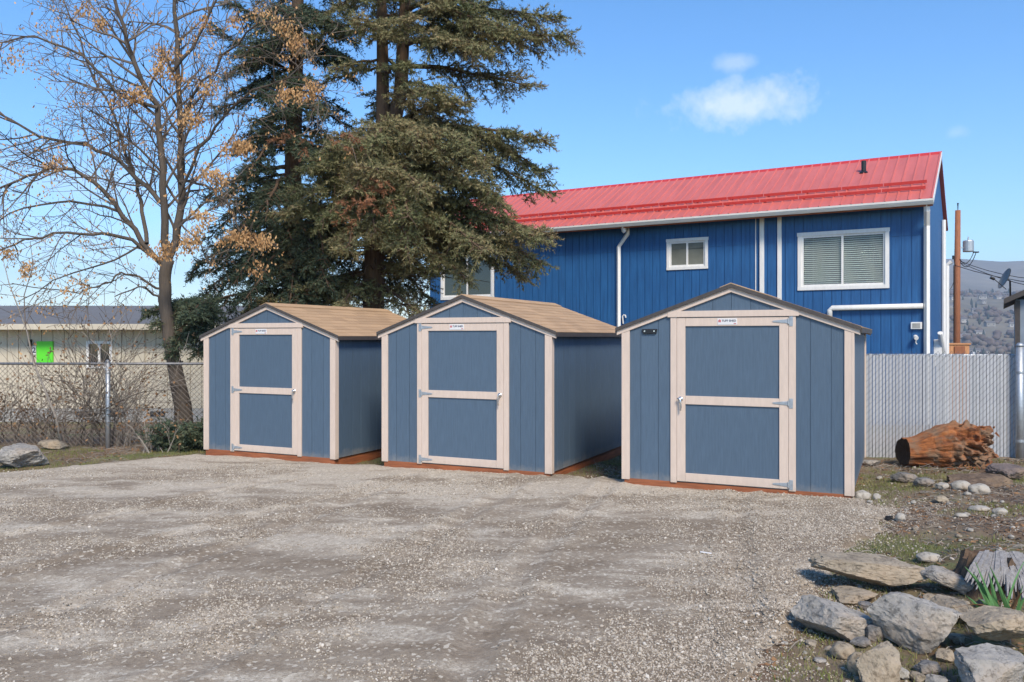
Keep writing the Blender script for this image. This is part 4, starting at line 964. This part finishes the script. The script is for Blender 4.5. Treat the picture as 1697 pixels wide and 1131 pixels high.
low_spruce('small_spruce', 'small low spruce at the foot of the bare tree', b, [(b + Vector((0, 0, q.uniform(.02, .35))), b + Vector((math.cos(a) * q.uniform(.32, .5), math.sin(a) * .38, q.uniform(.08, .5))), .4) for a in [k * .55 for k in range(13)]], 31, 'shrub')
b2 = at(352, 520, 15.6); b2.z = ground(b2.x, 15.6)
root_pts = [(at(352, y0, 15.6), at(x, y, 15.6 + dy), .2) for (y0, x, y, dy) in [(500, 255, 540, -1.3), (520, 262, 572, -1.4), (505, 290, 525, -1.6), (530, 285, 585, -1.5), (515, 330, 560, -1.3), (500, 240, 520, -1.0), (525, 310, 590, -1.2), (500, 320, 530, -1.6)]]
MBt = MB(); 
low_spruce('young_spruce', 'young spruce reaching in front of the bare trunk beside the leftmost shed', b2, root_pts, 33, 'tree')
yr = [o for o in COL.objects if o.name.startswith('young_spruce')][0]
MB().tube([(0, 0, -.1), (.02, 0, 1.2), (0, .02, 2.55)], [.07, .055, .012], 8).build('trunk', M['bark_conifer'], yr, smooth=True)

# ------------------------------------------------------------------ bare seed-key tree on the left
KD = [3.6, 6.0]
def bare_branch(mb, p, d, L, r, q, lvl, ends, grav=.0, wander=.2, seg=.22):
    n = max(3, int(L / seg)); pts = [p.copy()]; cur = p.copy(); dd = d.normalized()
    for i in range(n):
        dd = (dd + Vector((q.gauss(0, wander), q.gauss(0, wander), q.gauss(0, wander) + grav)) * .6).normalized(); cur = cur + dd * (L / n); pts.append(cur.copy())
    mb.tube(pts, [max(.0034, r * (1 - .75 * i / n)) for i in range(n + 1)], 5 if r > .015 else 3, False)
    if lvl <= 0: ends.append(cur); return
    kids(mb, pts, r, q, lvl, ends, L)
def kids(mb, pts, r, q, lvl, ends, L, start=.25, dens=1.0):
    n = len(pts) - 1; cnt = max(2, int(dens * L * (KD[0] if lvl >= 2 else KD[1])))
    for k in range(cnt):
        t = start + (1 - start) * (k + q.random()) / cnt; f = min(n - .01, t * n); i = int(f); p = pts[i].lerp(pts[i + 1], f - i); tan = (pts[i + 1] - pts[i]).normalized()
        a, c = perp(tan); an = q.uniform(0, 2 * math.pi); side = a * math.cos(an) + c * math.sin(an)
        d = tan * q.uniform(.5, 1) + side * q.uniform(.6, 1.1) + Vector((0, 0, .12))
        bare_branch(mb, p, d, L * q.uniform(.28, .55) * (1.15 - .5 * t), max(.005, r * .42), q, lvl - 1, ends, 0, .22)
def bare_tree():
    Y = 14.35; q = random.Random(12); b = at(306, 728, Y); b.z = ground(b.x, Y) - .08
    root = empty('bare_tree', b); tag(root, 'leaning bare tree with dry tan seed clusters behind the wire fence', 'tree')
    A = lambda pts, dy0=0, dy1=0: [at(x, y, Y + dy0 + (dy1 - dy0) * i / (len(pts) - 1)) for i, (x, y) in enumerate(pts)]
    tp = [b] + A([(303, 672), (290, 610), (280, 555), (273, 500), (273, 465), (279, 430)])
    trunk(root, [(tp, [.17, .145, .12, .108, .103, .10, .10])], M['bark_grey'])
    mains = [([(279, 432), (297, 380), (297, 300), (296, 200), (294, 100), (290, -20), (284, -160)], .095, 0, .2), ([(276, 432), (272, 340), (270, 250), (260, 175), (235, 130), (212, 70), (190, 0), (170, -80)], .085, 0, -.8),
             ([(270, 440), (222, 382), (172, 315), (124, 281), (80, 280), (30, 300), (-40, 330)], .06, 0, -.6), ([(272, 342), (245, 310), (196, 266), (144, 239), (64, 228), (0, 188), (-60, 170)], .055, -.11, .5),
             ([(266, 436), (217, 398), (172, 386), (112, 386), (50, 400), (-30, 420)], .045, 0, -1.0), ([(246, 409), (236, 350), (226, 300), (207, 255), (190, 190), (150, 120), (120, 40), (90, -40)], .045, -.06, .9),
             ([(297, 330), (330, 250), (370, 190), (420, 150), (480, 125), (535, 140)], .035, 0, -1.6), ([(297, 300), (340, 305), (375, 335), (400, 380), (425, 400)], .03, 0, -1.5), ([(296, 230), (320, 160), (370, 90), (430, 40), (500, 30)], .035, 0, -1.7),
             ([(270, 500), (245, 480), (235, 476), (190, 492)], .03, 0, -.4), ([(272, 480), (230, 460), (200, 455), (175, 470), (130, 485), (20, 470)], .028, 0, -.9), ([(290, 120), (330, 60), (360, 0), (380, -80)], .04, 0, -.5), ([(262, 180), (200, 160), (140, 90), (60, 60), (-20, 70)], .04, -.34, -.9), ([(236, 130), (180, 40), (120, -30)], .032, -.46, .6), ([(200, 352), (120, 330), (40, 345), (-30, 380)], .03, -.14, -.9), ([(240, 403), (190, 430), (120, 450), (30, 500)], .025, 0, -1.1), ([(297, 370), (330, 400), (350, 440)], .022, 0, -1.2)]
    mb = MB(); tw = MB(); ends = []
    for pts, r, d0, d1 in mains:
        P = A(pts, d0, d1); P2 = []
        for i in range(len(P) - 1):
            for k in range(3): P2.append(P[i].lerp(P[i + 1], k / 3) + Vector((q.gauss(0, .018), q.gauss(0, .03), q.gauss(0, .018))))
        P2.append(P[-1]); n = len(P2); mb.tube(P2, [max(.007, r * .82 * (1 - .75 * i / n)) for i in range(n)], 7, False)
        L = sum((P2[i + 1] - P2[i]).length for i in range(n - 1))
        kids(tw, P2, r * .7, q, 2, ends, min(L, 3.2), .12, L / min(L, 3.2) * .95)
    off = lambda m: [(x - b.x, y - b.y, z - b.z) for x, y, z in m.v]
    mb.v = off(mb); tw.v = off(tw)
    mb.build('limbs', M['bark_grey'], root, smooth=True); tw.build('twigs', M['twig'], root)['kind'] = 'stuff'
    V = []; 
    def cluster(c, n, sp):
        for _ in range(n):
            p = c + Vector((q.gauss(0, sp), q.gauss(0, sp), q.gauss(0, sp * .9) - .03)); a = Vector((q.gauss(0, .5), q.gauss(0, .5), -1)).normalized(); s_ = a.cross(Vector((q.gauss(0, 1), q.gauss(0, 1), .1))).normalized() * q.uniform(.010, .018); l = q.uniform(.04, .07)
            V.extend([p - s_ * .3, p + a * l * .6 - s_, p + a * l, p + a * l * .6 + s_])
    for (x, y, n, dy) in [(470, 40, 60, -1.7), (500, 65, 60, -1.7), (440, 25, 40, -1.6), (478, 150, 60, -1.7), (525, 145, 70, -1.6), (505, 150, 40, -1.6), (405, 232, 90, -1.4), (385, 240, 60, -1.4), (362, 288, 90, -1.4), (345, 280, 50, -1.4), (330, 352, 60, -1.3), (335, 384, 60, -1.3), (400, 388, 80, -1.5), (428, 398, 80, -1.5), (312, 405, 70, -1.2), (375, 385, 40, -1.4), (285, 410, 50, -.8), (255, 420, 40, -.8), (162, 36, 60, -.6), (140, 15, 40, -.6), (265, 112, 50, -.4), (275, 95, 40, -.4), (232, 160, 60, -.5), (225, 150, 50, -.5), (195, 160, 40, -.5), (282, 80, 40, 0), (330, 195, 50, -1.2), (300, 120, 40, -.2), (95, 262, 40, -.6), (80, 272, 40, -.5), (15, 420, 50, -.8), (50, 440, 50, -.9), (310, 190, 40, -1.), (340, 140, 40, -1.2), (130, 470, 30, -1), (28, 95, 30, -.9), (390, 30, 40, -1), (340, 30, 30, -1), (420, 440, 30, -1.4)]:
        for k in range(4):
            cluster(at(x + q.uniform(-14, 14), y + q.uniform(-8, 10), Y + dy + q.uniform(-.1, .1)), int(n * .75), .065)
    for e in q.sample(ends, min(len(ends), 1500)): cluster(e, q.randint(1, 4), .035)
    V = np.array([tuple(v) for v in V]) - np.array(b); o = link('seed_clusters', np_mesh('seed_clusters', V, np.arange(len(V)).reshape(-1, 4), M['seed']), root); o['kind'] = 'stuff'
    print('twig faces', len(tw.f))
KD[:] = [5.2, 8.5]; bare_tree(); KD[:] = [3.6, 6.0]
def sapling():
    Y = 13.3; q = random.Random(3); b = at(101, 728, Y); b.z = ground(b.x, Y) - .03; root = empty('leaning_sapling', b); tag(root, 'thin bare sapling leaning left in front of the wire fence', 'sapling')
    P = [at(x, y, Y) - b for x, y in [(101, 730), (92, 690), (72, 640), (55, 600), (45, 550), (30, 510), (15, 470), (5, 430)]]
    MB().tube(P, [.022, .02, .017, .015, .012, .009, .007, .005], 7).build('stem', M['twig_pale'], root, smooth=True)
    tw = MB(); e = []; kids(tw, P, .012, q, 1, e, 1.6, .35, .8); P = [at(x, y, Y) - b for x, y in [(60, 612), (42, 540), (40, 490), (55, 440), (50, 400)]]; tw.tube(P, [.012, .01, .008, .006, .004], 5); tw.build('twigs', M['twig'], root)
sapling()
def thicket(name, label, x0, x1, Y, y_top, n, seed, leaves, mat, dark=False, spread=.35):
    q = random.Random(seed); b = at((x0 + x1) / 2, 720, Y); b.z = ground(b.x, Y); root = empty(name, b); tag(root, label, 'shrub')
    m = MB(); e = []; H = (735 - y_top) / F * Y
    for k in range(n):
        x = (q.uniform(x0, x1) - CX) / F * Y - b.x; p = Vector((x, q.uniform(-.25, .25), -.05)); h = H * q.uniform(.35, 1.05)
        d = Vector((q.gauss(0, spread), q.gauss(0, .2), 1)); bare_branch(m, p, d, h, q.uniform(.006, .014), q, 1, e, -.03, .32, .14)
    m.build('stems', M[mat], root)['kind'] = 'stuff'
    V = []
    for _ in range(leaves):
        p = q.choice(e) + Vector((q.gauss(0, .06), q.gauss(0, .06), q.gauss(0, .08))); a = Vector((q.gauss(0, 1), q.gauss(0, 1), -.6)).normalized(); s_ = a.cross(Vector((q.gauss(0, 1), q.gauss(0, 1), .5))).normalized() * q.uniform(.012, .024); l = q.uniform(.04, .07)
        V += [p, p + a * l * .5 - s_, p + a * l, p + a * l * .5 + s_]
    if V:
        V = np.array([tuple(v) for v in V]); o = link('dry_leaves', np_mesh('dry_leaves', V, np.arange(len(V)).reshape(-1, 4), M['dry_leaf']), root); o['kind'] = 'stuff'
thicket('dead_vine', 'tangle of dead vines climbing over the wire fence beside its post', 108, 200, 14.05, 480, 36, 4, 420, 'twig')
thicket('bare_shrub', 'bare shrub of thin grey stems behind the fence post, left of the leaning trunk', 185, 255, 14.15, 505, 15, 9, 80, 'twig_pale', spread=.22)
thicket('brush_thicket', 'dense brown brush behind the wire fence at the left edge', -60, 118, 14.5, 628, 80, 14, 500, 'twig')
thicket('dry_weed_clump', 'clump of dry orange-brown weeds beside the small spruce', 240, 292, 13.2, 665, 16, 19, 160, 'twig_pale')
def far_bare(name, label, px_, base_py, Y, H, seed):
    q = random.Random(seed); b = at(px_, base_py, Y); b.z = ground(b.x, Y) - .1; root = empty(name, b); tag(root, label, 'tree'); m = MB(); e = []
    MB().tube([(0, 0, 0), (.05, 0, H * .3), (0, 0, H * .5)], [.13, .1, .07], 7).build('trunk', M['bark_grey'], root, smooth=True)
    for k in range(9): bare_branch(m, Vector((0, 0, H * q.uniform(.15, .45))), Vector((q.gauss(0, .6), q.gauss(0, .6), 1)), H * q.uniform(.4, .7), .04, q, 2, e, .0, .2, .35)
    m.build('branches', M['twig'], root)['kind'] = 'stuff'
far_bare('background_tree', 'purplish bare tree showing between the conifer trunk and the blue house', 690, 560, 29, 4.6, 41)
far_bare('background_tree', 'purplish bare tree just right of the conifer trunk, above the leftmost shed roof', 655, 560, 27, 4.0, 42)
far_bare('background_tree', 'hazy bare tree above the beige roof at the left edge', 15, 545, 46, 5.2, 43)
far_bare('background_tree', 'bare tree between the dark spruce and the twin-stemmed conifer', 560, 560, 30, 4.4, 44)

# ------------------------------------------------------------------ utility pole and what stands beyond the fence
def pole():
    Y = 45.0; b = at(1585, 700, Y); b.z = ground(b.x, Y) - .5; zt = at(0, 349, Y).z - b.z; X = lambda px_: at(px_, 0, Y).x - b.x; Z = lambda py_: at(0, py_, Y).z - b.z
    r = empty('utility_pole', b); tag(r, 'brown wooden utility pole with grey transformer beyond the slatted fence', 'utility pole')
    MB().tube([(0, 0, 0), (.03, 0, zt * .6), (.08, 0, zt)], [.19, .165, .135], 14).build('pole_shaft', M['pole_wood'], r, smooth=True)
    t = MB(); xc = X(1603); t.tube([(xc, -.1, Z(418)), (xc, -.1, Z(417)), (xc, -.1, Z(401)), (xc, -.1, Z(399.5))], [.26, .275, .275, .25], 18); t.tube([(xc, -.1, Z(400)), (xc, -.1, Z(393))], [.05, .03], 8); t.tube([(xc + .2, -.1, Z(402)), (xc + .2, -.1, Z(398))], .04, 8)
    t.build('transformer', M['galv'], r); MB().box(.0, xc - .2, -.12, -.06, Z(412), Z(410.5)).build('bracket', M['galv'], r)
    i = MB(); i.tube([(.08, 0, zt), (.08, 0, zt + .25), (.08, 0, zt + .4)], [.02, .03, .05], 8); i.tube([(-.2, -.05, Z(430)), (-.2, -.05, Z(424))], .06, 8); i.box(X(1612), X(1620), -.15, .0, Z(419.5), Z(417.5)); i.build('insulators', M['black_plastic'], r)
    w_ = MB()
    def sag(a, c, dz, rr=.018):
        a = Vector(a); c = Vector(c); w_.tube([a.lerp(c, k / 10) + Vector((0, 0, -dz * 4 * (k / 10) * (1 - k / 10))) for k in range(11)], rr, 4, False)
    sag((0.1, -.1, Z(432)), (X(1616), -.1, Z(419)), .55, .022); sag((.1, -.15, Z(430)), (X(1612), -.1, Z(418.5)), .4, .022); sag((-.2, -.1, Z(428)), (-.1, -.1, Z(440)), .1)
    sag((.1, 0, Z(434)), (X(1676), -8, Z(500)), .5); sag((.1, 0, Z(432)), (X(1720), -6, Z(470)), .6); sag((.1, 0, Z(437)), (X(1730), 10, Z(462)), .5); sag((-.1, 0, Z(440)), (X(1568), -20, Z(500)), .8)
    sag((-.15, 0, Z(560)), (-.15, 0, Z(440)), 0, .02); w_.build('wires', M['black_plastic'], r)
pole()
def neighbour():
    Y = 22.0; b = at(1684, 700, Y); b.z = ground(b.x, Y) - .3; r = empty('neighbour_shed', b, BYAW); tag(r, 'corner of a grey-blue outbuilding with dark eave at the right edge', 'building')
    Z = lambda py_: at(0, py_, Y).z - b.z; h = Z(497)
    MB().box(0, 4.0, .0, 4, 0, h).build('wall', M['greyblue'], r); MB().box(-.03, .09, -.03, .06, 0, h - .02).build('corner_board', M['dark_edge'], r)
    MB().prism([(-.28, h - .12), (2.0, h + 1.0), (4.3, h - .12), (4.3, h + .02), (2.0, h + 1.14), (-.28, h + .02)], lambda u, d, z: (u, d, z), -.35, 4.3).build('roof', M['dark_edge'], r)
    d = empty('satellite_dish', at(1672, 480, Y - .2)); tag(d, 'grey satellite dish on the dark eave at the right edge', 'dish')
    m = MB(); n = 24; rings = 5
    nrm = Vector((-.86, .18, .40)).normalized(); a, c = perp(nrm); ce = Vector((-.07, 0, .27))
    for side in (0, 1):
        base = len(m.v)
        for j in range(rings + 1):
            rr_ = .29 * j / rings
            for k in range(n):
                an = 2 * math.pi * k / n; m.v.append(tuple(ce + (a * math.cos(an) + c * math.sin(an)) * rr_ + nrm * (rr_ * rr_ * .7 - side * .012)))
        for j in range(rings):
            for k in range(n): m.f.append((base + j * n + k, base + j * n + (k + 1) % n, base + (j + 1) * n + (k + 1) % n, base + (j + 1) * n + k))
    m.build('reflector', M['concrete'], d, smooth=True)
    g = MB(); g.tube([ce - nrm * .01, ce - nrm * .1, Vector((.1, .1, -.2))], .025, 8); g.build('mount', M['black_plastic'], d)
    g = MB(); f = ce + nrm * .33 - Vector((0, 0, .12)); g.tube([ce - Vector((0, 0, .27)), f], .012, 6); g.tube([f - nrm * .02, f + nrm * .09], .04, 10); g.build('receiver_arm', M['black_plastic'], d)
neighbour()
b = at(1585, 585, 32); r_ = empty('board_shelter', (b.x, 32, ground(b.x, 32))); tag(r_, 'small orange board shelter showing over the slatted fence by the pole', 'shelter')
zt_ = at(0, 569, 32).z - r_.location.z
for k in range(8): MB().box(-.5 + k * .125, -.5 + k * .125 + .118, -.02 + .004 * (k % 2), .01, 0, zt_ - .06).build('board', M['orange_wood'], r_)
MB().box(-.53, .53, -.06, .5, zt_ - .06, zt_).build('top_board', M['orange_wood'], r_); MB().box(-.1, .3, -.06, -.03, zt_ - .5, zt_ - .12).build('opening_shade_panel', M['pole_wood'], r_)  # solid brown panel on the boards stands in for the shade inside an opening
def town():
    q = random.Random(8); wall = MB().box(-6, 6, -4, 4, -2, 3.4).mesh('wall', M['far_wall']); roof = MB().prism([(-4.6, 3.3), (4.6, 3.3), (0, 5.8)], lambda u, d, z: (d, u, z), -6.5, 6.5).mesh('roof', M['far_roof'])
    win = MB().box(-.9, .9, -4.05, -3.9, .6, 2).mesh('window', M['glass'])
    for k in range(64):
        a = q.uniform(.525, .613); y = q.uniform(520, 1750) if k < 52 else q.uniform(300, 520); x = a * y
        o = empty('hillside_house', (x, y, ground(x, y) + .5), q.uniform(-.7, .7)); tag(o, 'tiny pale house far off on the hillside below the ridge', 'house', 'far houses on the hillside')
        link('wall', wall, o); link('roof', roof, o)
        for u in (-3.4, 3.2): link('window', win, o, (u, 0, 0))
    V = []; Fc = []; vs, fs = ico(2)
    def blob(x, y, w_, h_, cone):
        g = ground(x, y); b_ = len(V); sd_ = q.random() * 50
        for v in vs:
            k = 1 + .35 * mnoise.noise(v * 2.2 + Vector((sd_, 0, 0))); tz = (v.z + 1) / 2
            s_ = (1 - .85 * tz) if cone else 1
            V.append((x + v.x * w_ / 2 * k * s_, y + v.y * w_ / 2 * k * s_, g - .3 + tz * h_ * (k if not cone else 1)))
        Fc.extend([tuple(i + b_ for i in f) for f in fs])
    for cone in (0, 1):
        V.clear(); Fc.clear()
        for _ in range(1100 if not cone else 170):
            y = q.uniform(420 if cone else 160, 1900); a = q.uniform(.49, .66); x = a * y
            if not cone and nz(x * .006, y * .006, 3) < -.12: continue
            s_ = q.uniform(.6, 1.3); blob(x, y, (9 if not cone else 5.5) * s_, (7 if not cone else 12) * s_, cone)
        o = link('far_pines' if cone else 'far_woodland', np_mesh('far', V, Fc, M['hill_pine'] if cone else M['hill_tree'], False)); tag(o, 'dark pines scattered over the far town' if cone else 'brown bare woodland across the far valley and town', 'woodland', kind='stuff')
town()

# ------------------------------------------------------------------ loose stones, grass, litter on the ground
def scatter(name, label, cat, pts, scl, rot, mat):
    """real stones: one icosphere instanced on stored points with its own size and turn"""
    me = bpy.data.meshes.new(name); me.vertices.add(len(pts)); me.vertices.foreach_set('co', np.asarray(pts, np.float32).ravel())
    for nm, arr in (('scl', scl), ('rot', rot)):
        at_ = me.attributes.new(nm, 'FLOAT_VECTOR', 'POINT'); at_.data.foreach_set('vector', np.asarray(arr, np.float32).ravel())
    o = link(name, me); tag(o, label, cat, kind='stuff')
    g = bpy.data.node_groups.new(name, 'GeometryNodeTree'); g.interface.new_socket('Geometry', in_out='INPUT', socket_type='NodeSocketGeometry'); g.interface.new_socket('Geometry', in_out='OUTPUT', socket_type='NodeSocketGeometry')
    N = g.nodes; L = g.links; gi = N.new('NodeGroupInput'); go = N.new('NodeGroupOutput'); ip = N.new('GeometryNodeInstanceOnPoints'); ic = N.new('GeometryNodeMeshIcoSphere'); ic.inputs['Radius'].default_value = 1; ic.inputs['Subdivisions'].default_value = 1
    sm = N.new('GeometryNodeSetMaterial'); sm.inputs['Material'].default_value = mat; L.new(ic.outputs[0], sm.inputs[0]); L.new(sm.outputs[0], ip.inputs['Instance']); L.new(gi.outputs[0], ip.inputs['Points'])
    for nm, sock in (('scl', 'Scale'), ('rot', 'Rotation')):
        na = N.new('GeometryNodeInputNamedAttribute'); na.data_type = 'FLOAT_VECTOR'; na.inputs['Name'].default_value = nm; L.new(na.outputs[0], ip.inputs[sock])
    L.new(ip.outputs[0], go.inputs[0]); md = o.modifiers.new('scatter', 'NODES'); md.node_group = g; me.materials.append(mat); return o
def pebbles():
    q = random.Random(6); P = []; S = []; R = []
    cand = [(x, y, h, s_) for x, y, h, s_ in GH if 3.5 < y < 11.5 and abs(x) < .68 * y and s_ > -.45]
    cov = {}
    tries = 0
    while len(P) < 85000 and tries < 800000:
        tries += 1; x, y, h, s_ = cand[int(q.random() * len(cand))]
        if q.random() > (4.3 / y) ** 1.1: continue
        k = (x, y)
        if k not in cov: cov[k] = .9 * nz(x * .7, y * .9, 21) + .6 * nz(x * 2.5, y * 2.5, 22) + (.75 * sstep(1.9, .1, s_) if x > -.5 and y < 9 else .1) - .12
        if q.random() > .16 + cov[k] * 1.25 or (s_ < -.12 and q.random() < .75): continue
        r = q.uniform(.003, .0078) * (1.9 if q.random() < .06 else 1); x += q.uniform(-.03, .03); y += q.uniform(-.03, .03)
        P.append((x, y, (h if s_ > .1 else max(h, ground(x, y))) + r * .25)); S.append((r, r * q.uniform(.6, .95), r * q.uniform(.45, .8))); R.append((q.gauss(0, .4), q.gauss(0, .4), q.random() * 6.28))
    scatter('loose_gravel', 'loose crushed stones lying on the gravel yard', 'gravel', P, S, R, M['pebble'])
    P = []; S = []; R = []
    for _ in range(14000):
        y = q.uniform(3.7, 11.2); x = q.uniform(1.2, 7.4)
        if x > .66 * y or shed_local(x, y): continue
        if sdist(x, y) > -.1 or q.random() > .5 + nz(x * 1.3, y * 1.3, 5): continue
        r = q.uniform(.004, .012) * (2.4 if q.random() < .06 else 1); P.append((x, y, ground(x, y) + r * .2)); S.append((r, r * q.uniform(.6, .95), r * q.uniform(.4, .8))); R.append((q.gauss(0, .4), q.gauss(0, .4), q.random() * 6.28))
    scatter('soil_rubble', 'fine rubble and chips in the soil of the bank', 'rubble', P, S, R, M['rubble'])
def shed_local(x, y):
    out = []
    for (sx, sy) in ((-3.584, 12.106), (-.627, 10.604), (2.388, 8.991)):
        dx, dy = x - sx, y - sy; c, s_ = math.cos(YAW), math.sin(YAW); u, v = c * dx + s_ * dy, -s_ * dx + c * dy
        if -1.2 < u < 1.2 and 0 < v < 3.02: return True
    return False
pebbles()
def grass():
    q = random.Random(16); V = []; D = []; S = MB()
    n = 0
    while n < 76000:
        k = q.random()
        if k < .7: y = q.uniform(3.7, 11.4); x = q.uniform(1.1, 7.6)
        elif k < .89: y = q.uniform(10.6, 13.9); x = q.uniform(-9.3, -3.9)
        else: y = q.uniform(9.2, 13.4); x = q.uniform(-2.6, 2.9)
        n += 1
        if abs(x) > .68 * y: continue
        h, s_ = gravel_h(x, y)
        if s_ > -.02 or shed_local(x, y): continue
        g = nz(x * .9, y * .9, 31) + .7 * nz(x * 2.7, y * 2.7, 32) + (.6 if k > .89 else 0) + (.25 if k >= .7 and y < 11.9 else 0)
        z = ground(x, y)
        if g > .02:
            for _ in range(2):
                L = q.uniform(.018, .05) * (1.9 if q.random() < .08 else 1); a = Vector((q.gauss(0, .55), q.gauss(0, .55), 1)).normalized(); s2 = Vector((q.gauss(0, 1), q.gauss(0, 1), 0)).normalized() * q.uniform(.002, .0042); p = Vector((x + q.gauss(0, .02), y + q.gauss(0, .02), z - .004)); V += [p - s2, p + s2, p + a * L]
        elif q.random() < .6:
            if q.random() < .5:
                p = Vector((x, y, z + .008)); a = Vector((q.gauss(0, 1), q.gauss(0, 1), q.gauss(0, .25))).normalized() * q.uniform(.012, .028); s2 = Vector((-a.y, a.x, q.gauss(0, .008))) * q.uniform(.3, .6); D += [p - a, p - s2, p + a, p + s2]
            elif q.random() < .4:
                p = Vector((x, y, z + .01)); a = Vector((q.gauss(0, 1), q.gauss(0, 1), q.gauss(0, .12))).normalized() * q.uniform(.04, .16); S.tube([p, p + a * .5 + Vector((0, 0, .012)), p + a], [.003, .003, .0015], 3, False)
    V = np.array([tuple(v) for v in V]); o = link('short_grass', np_mesh('short_grass', V, np.arange(len(V)).reshape(-1, 3), M['grass'])); tag(o, 'short mossy grass on the bank and between the sheds', 'grass', kind='stuff')
    D = np.array([tuple(v) for v in D]); o = link('leaf_litter', np_mesh('leaf_litter', D, np.arange(len(D)).reshape(-1, 4), M['dry_leaf'])); tag(o, 'brown leaf litter on the bare soil', 'leaf litter', kind='stuff')
    o = S.build('fallen_twigs', M['twig_pale']); tag(o, 'thin fallen twigs and straw on the bare soil', 'twigs', kind='stuff')
grass()
# ------------------------------------------------------------------ haze over the valley
hz = MB().box(-4300, 5300, -70, 5300, -75, 420).build('haze', None); tag(hz, kind='stuff')
hm = bpy.data.materials.new('valley_haze'); hm.use_nodes = True; hm.node_tree.nodes.clear()
ho = hm.node_tree.nodes.new('ShaderNodeOutputMaterial'); hv = hm.node_tree.nodes.new('ShaderNodeVolumePrincipled'); hv.inputs['Color'].default_value = (.66, .80, 1, 1); hv.inputs['Density'].default_value = .0002
hm.node_tree.links.new(hv.outputs[0], ho.inputs['Volume']); hz.data.materials.append(hm)
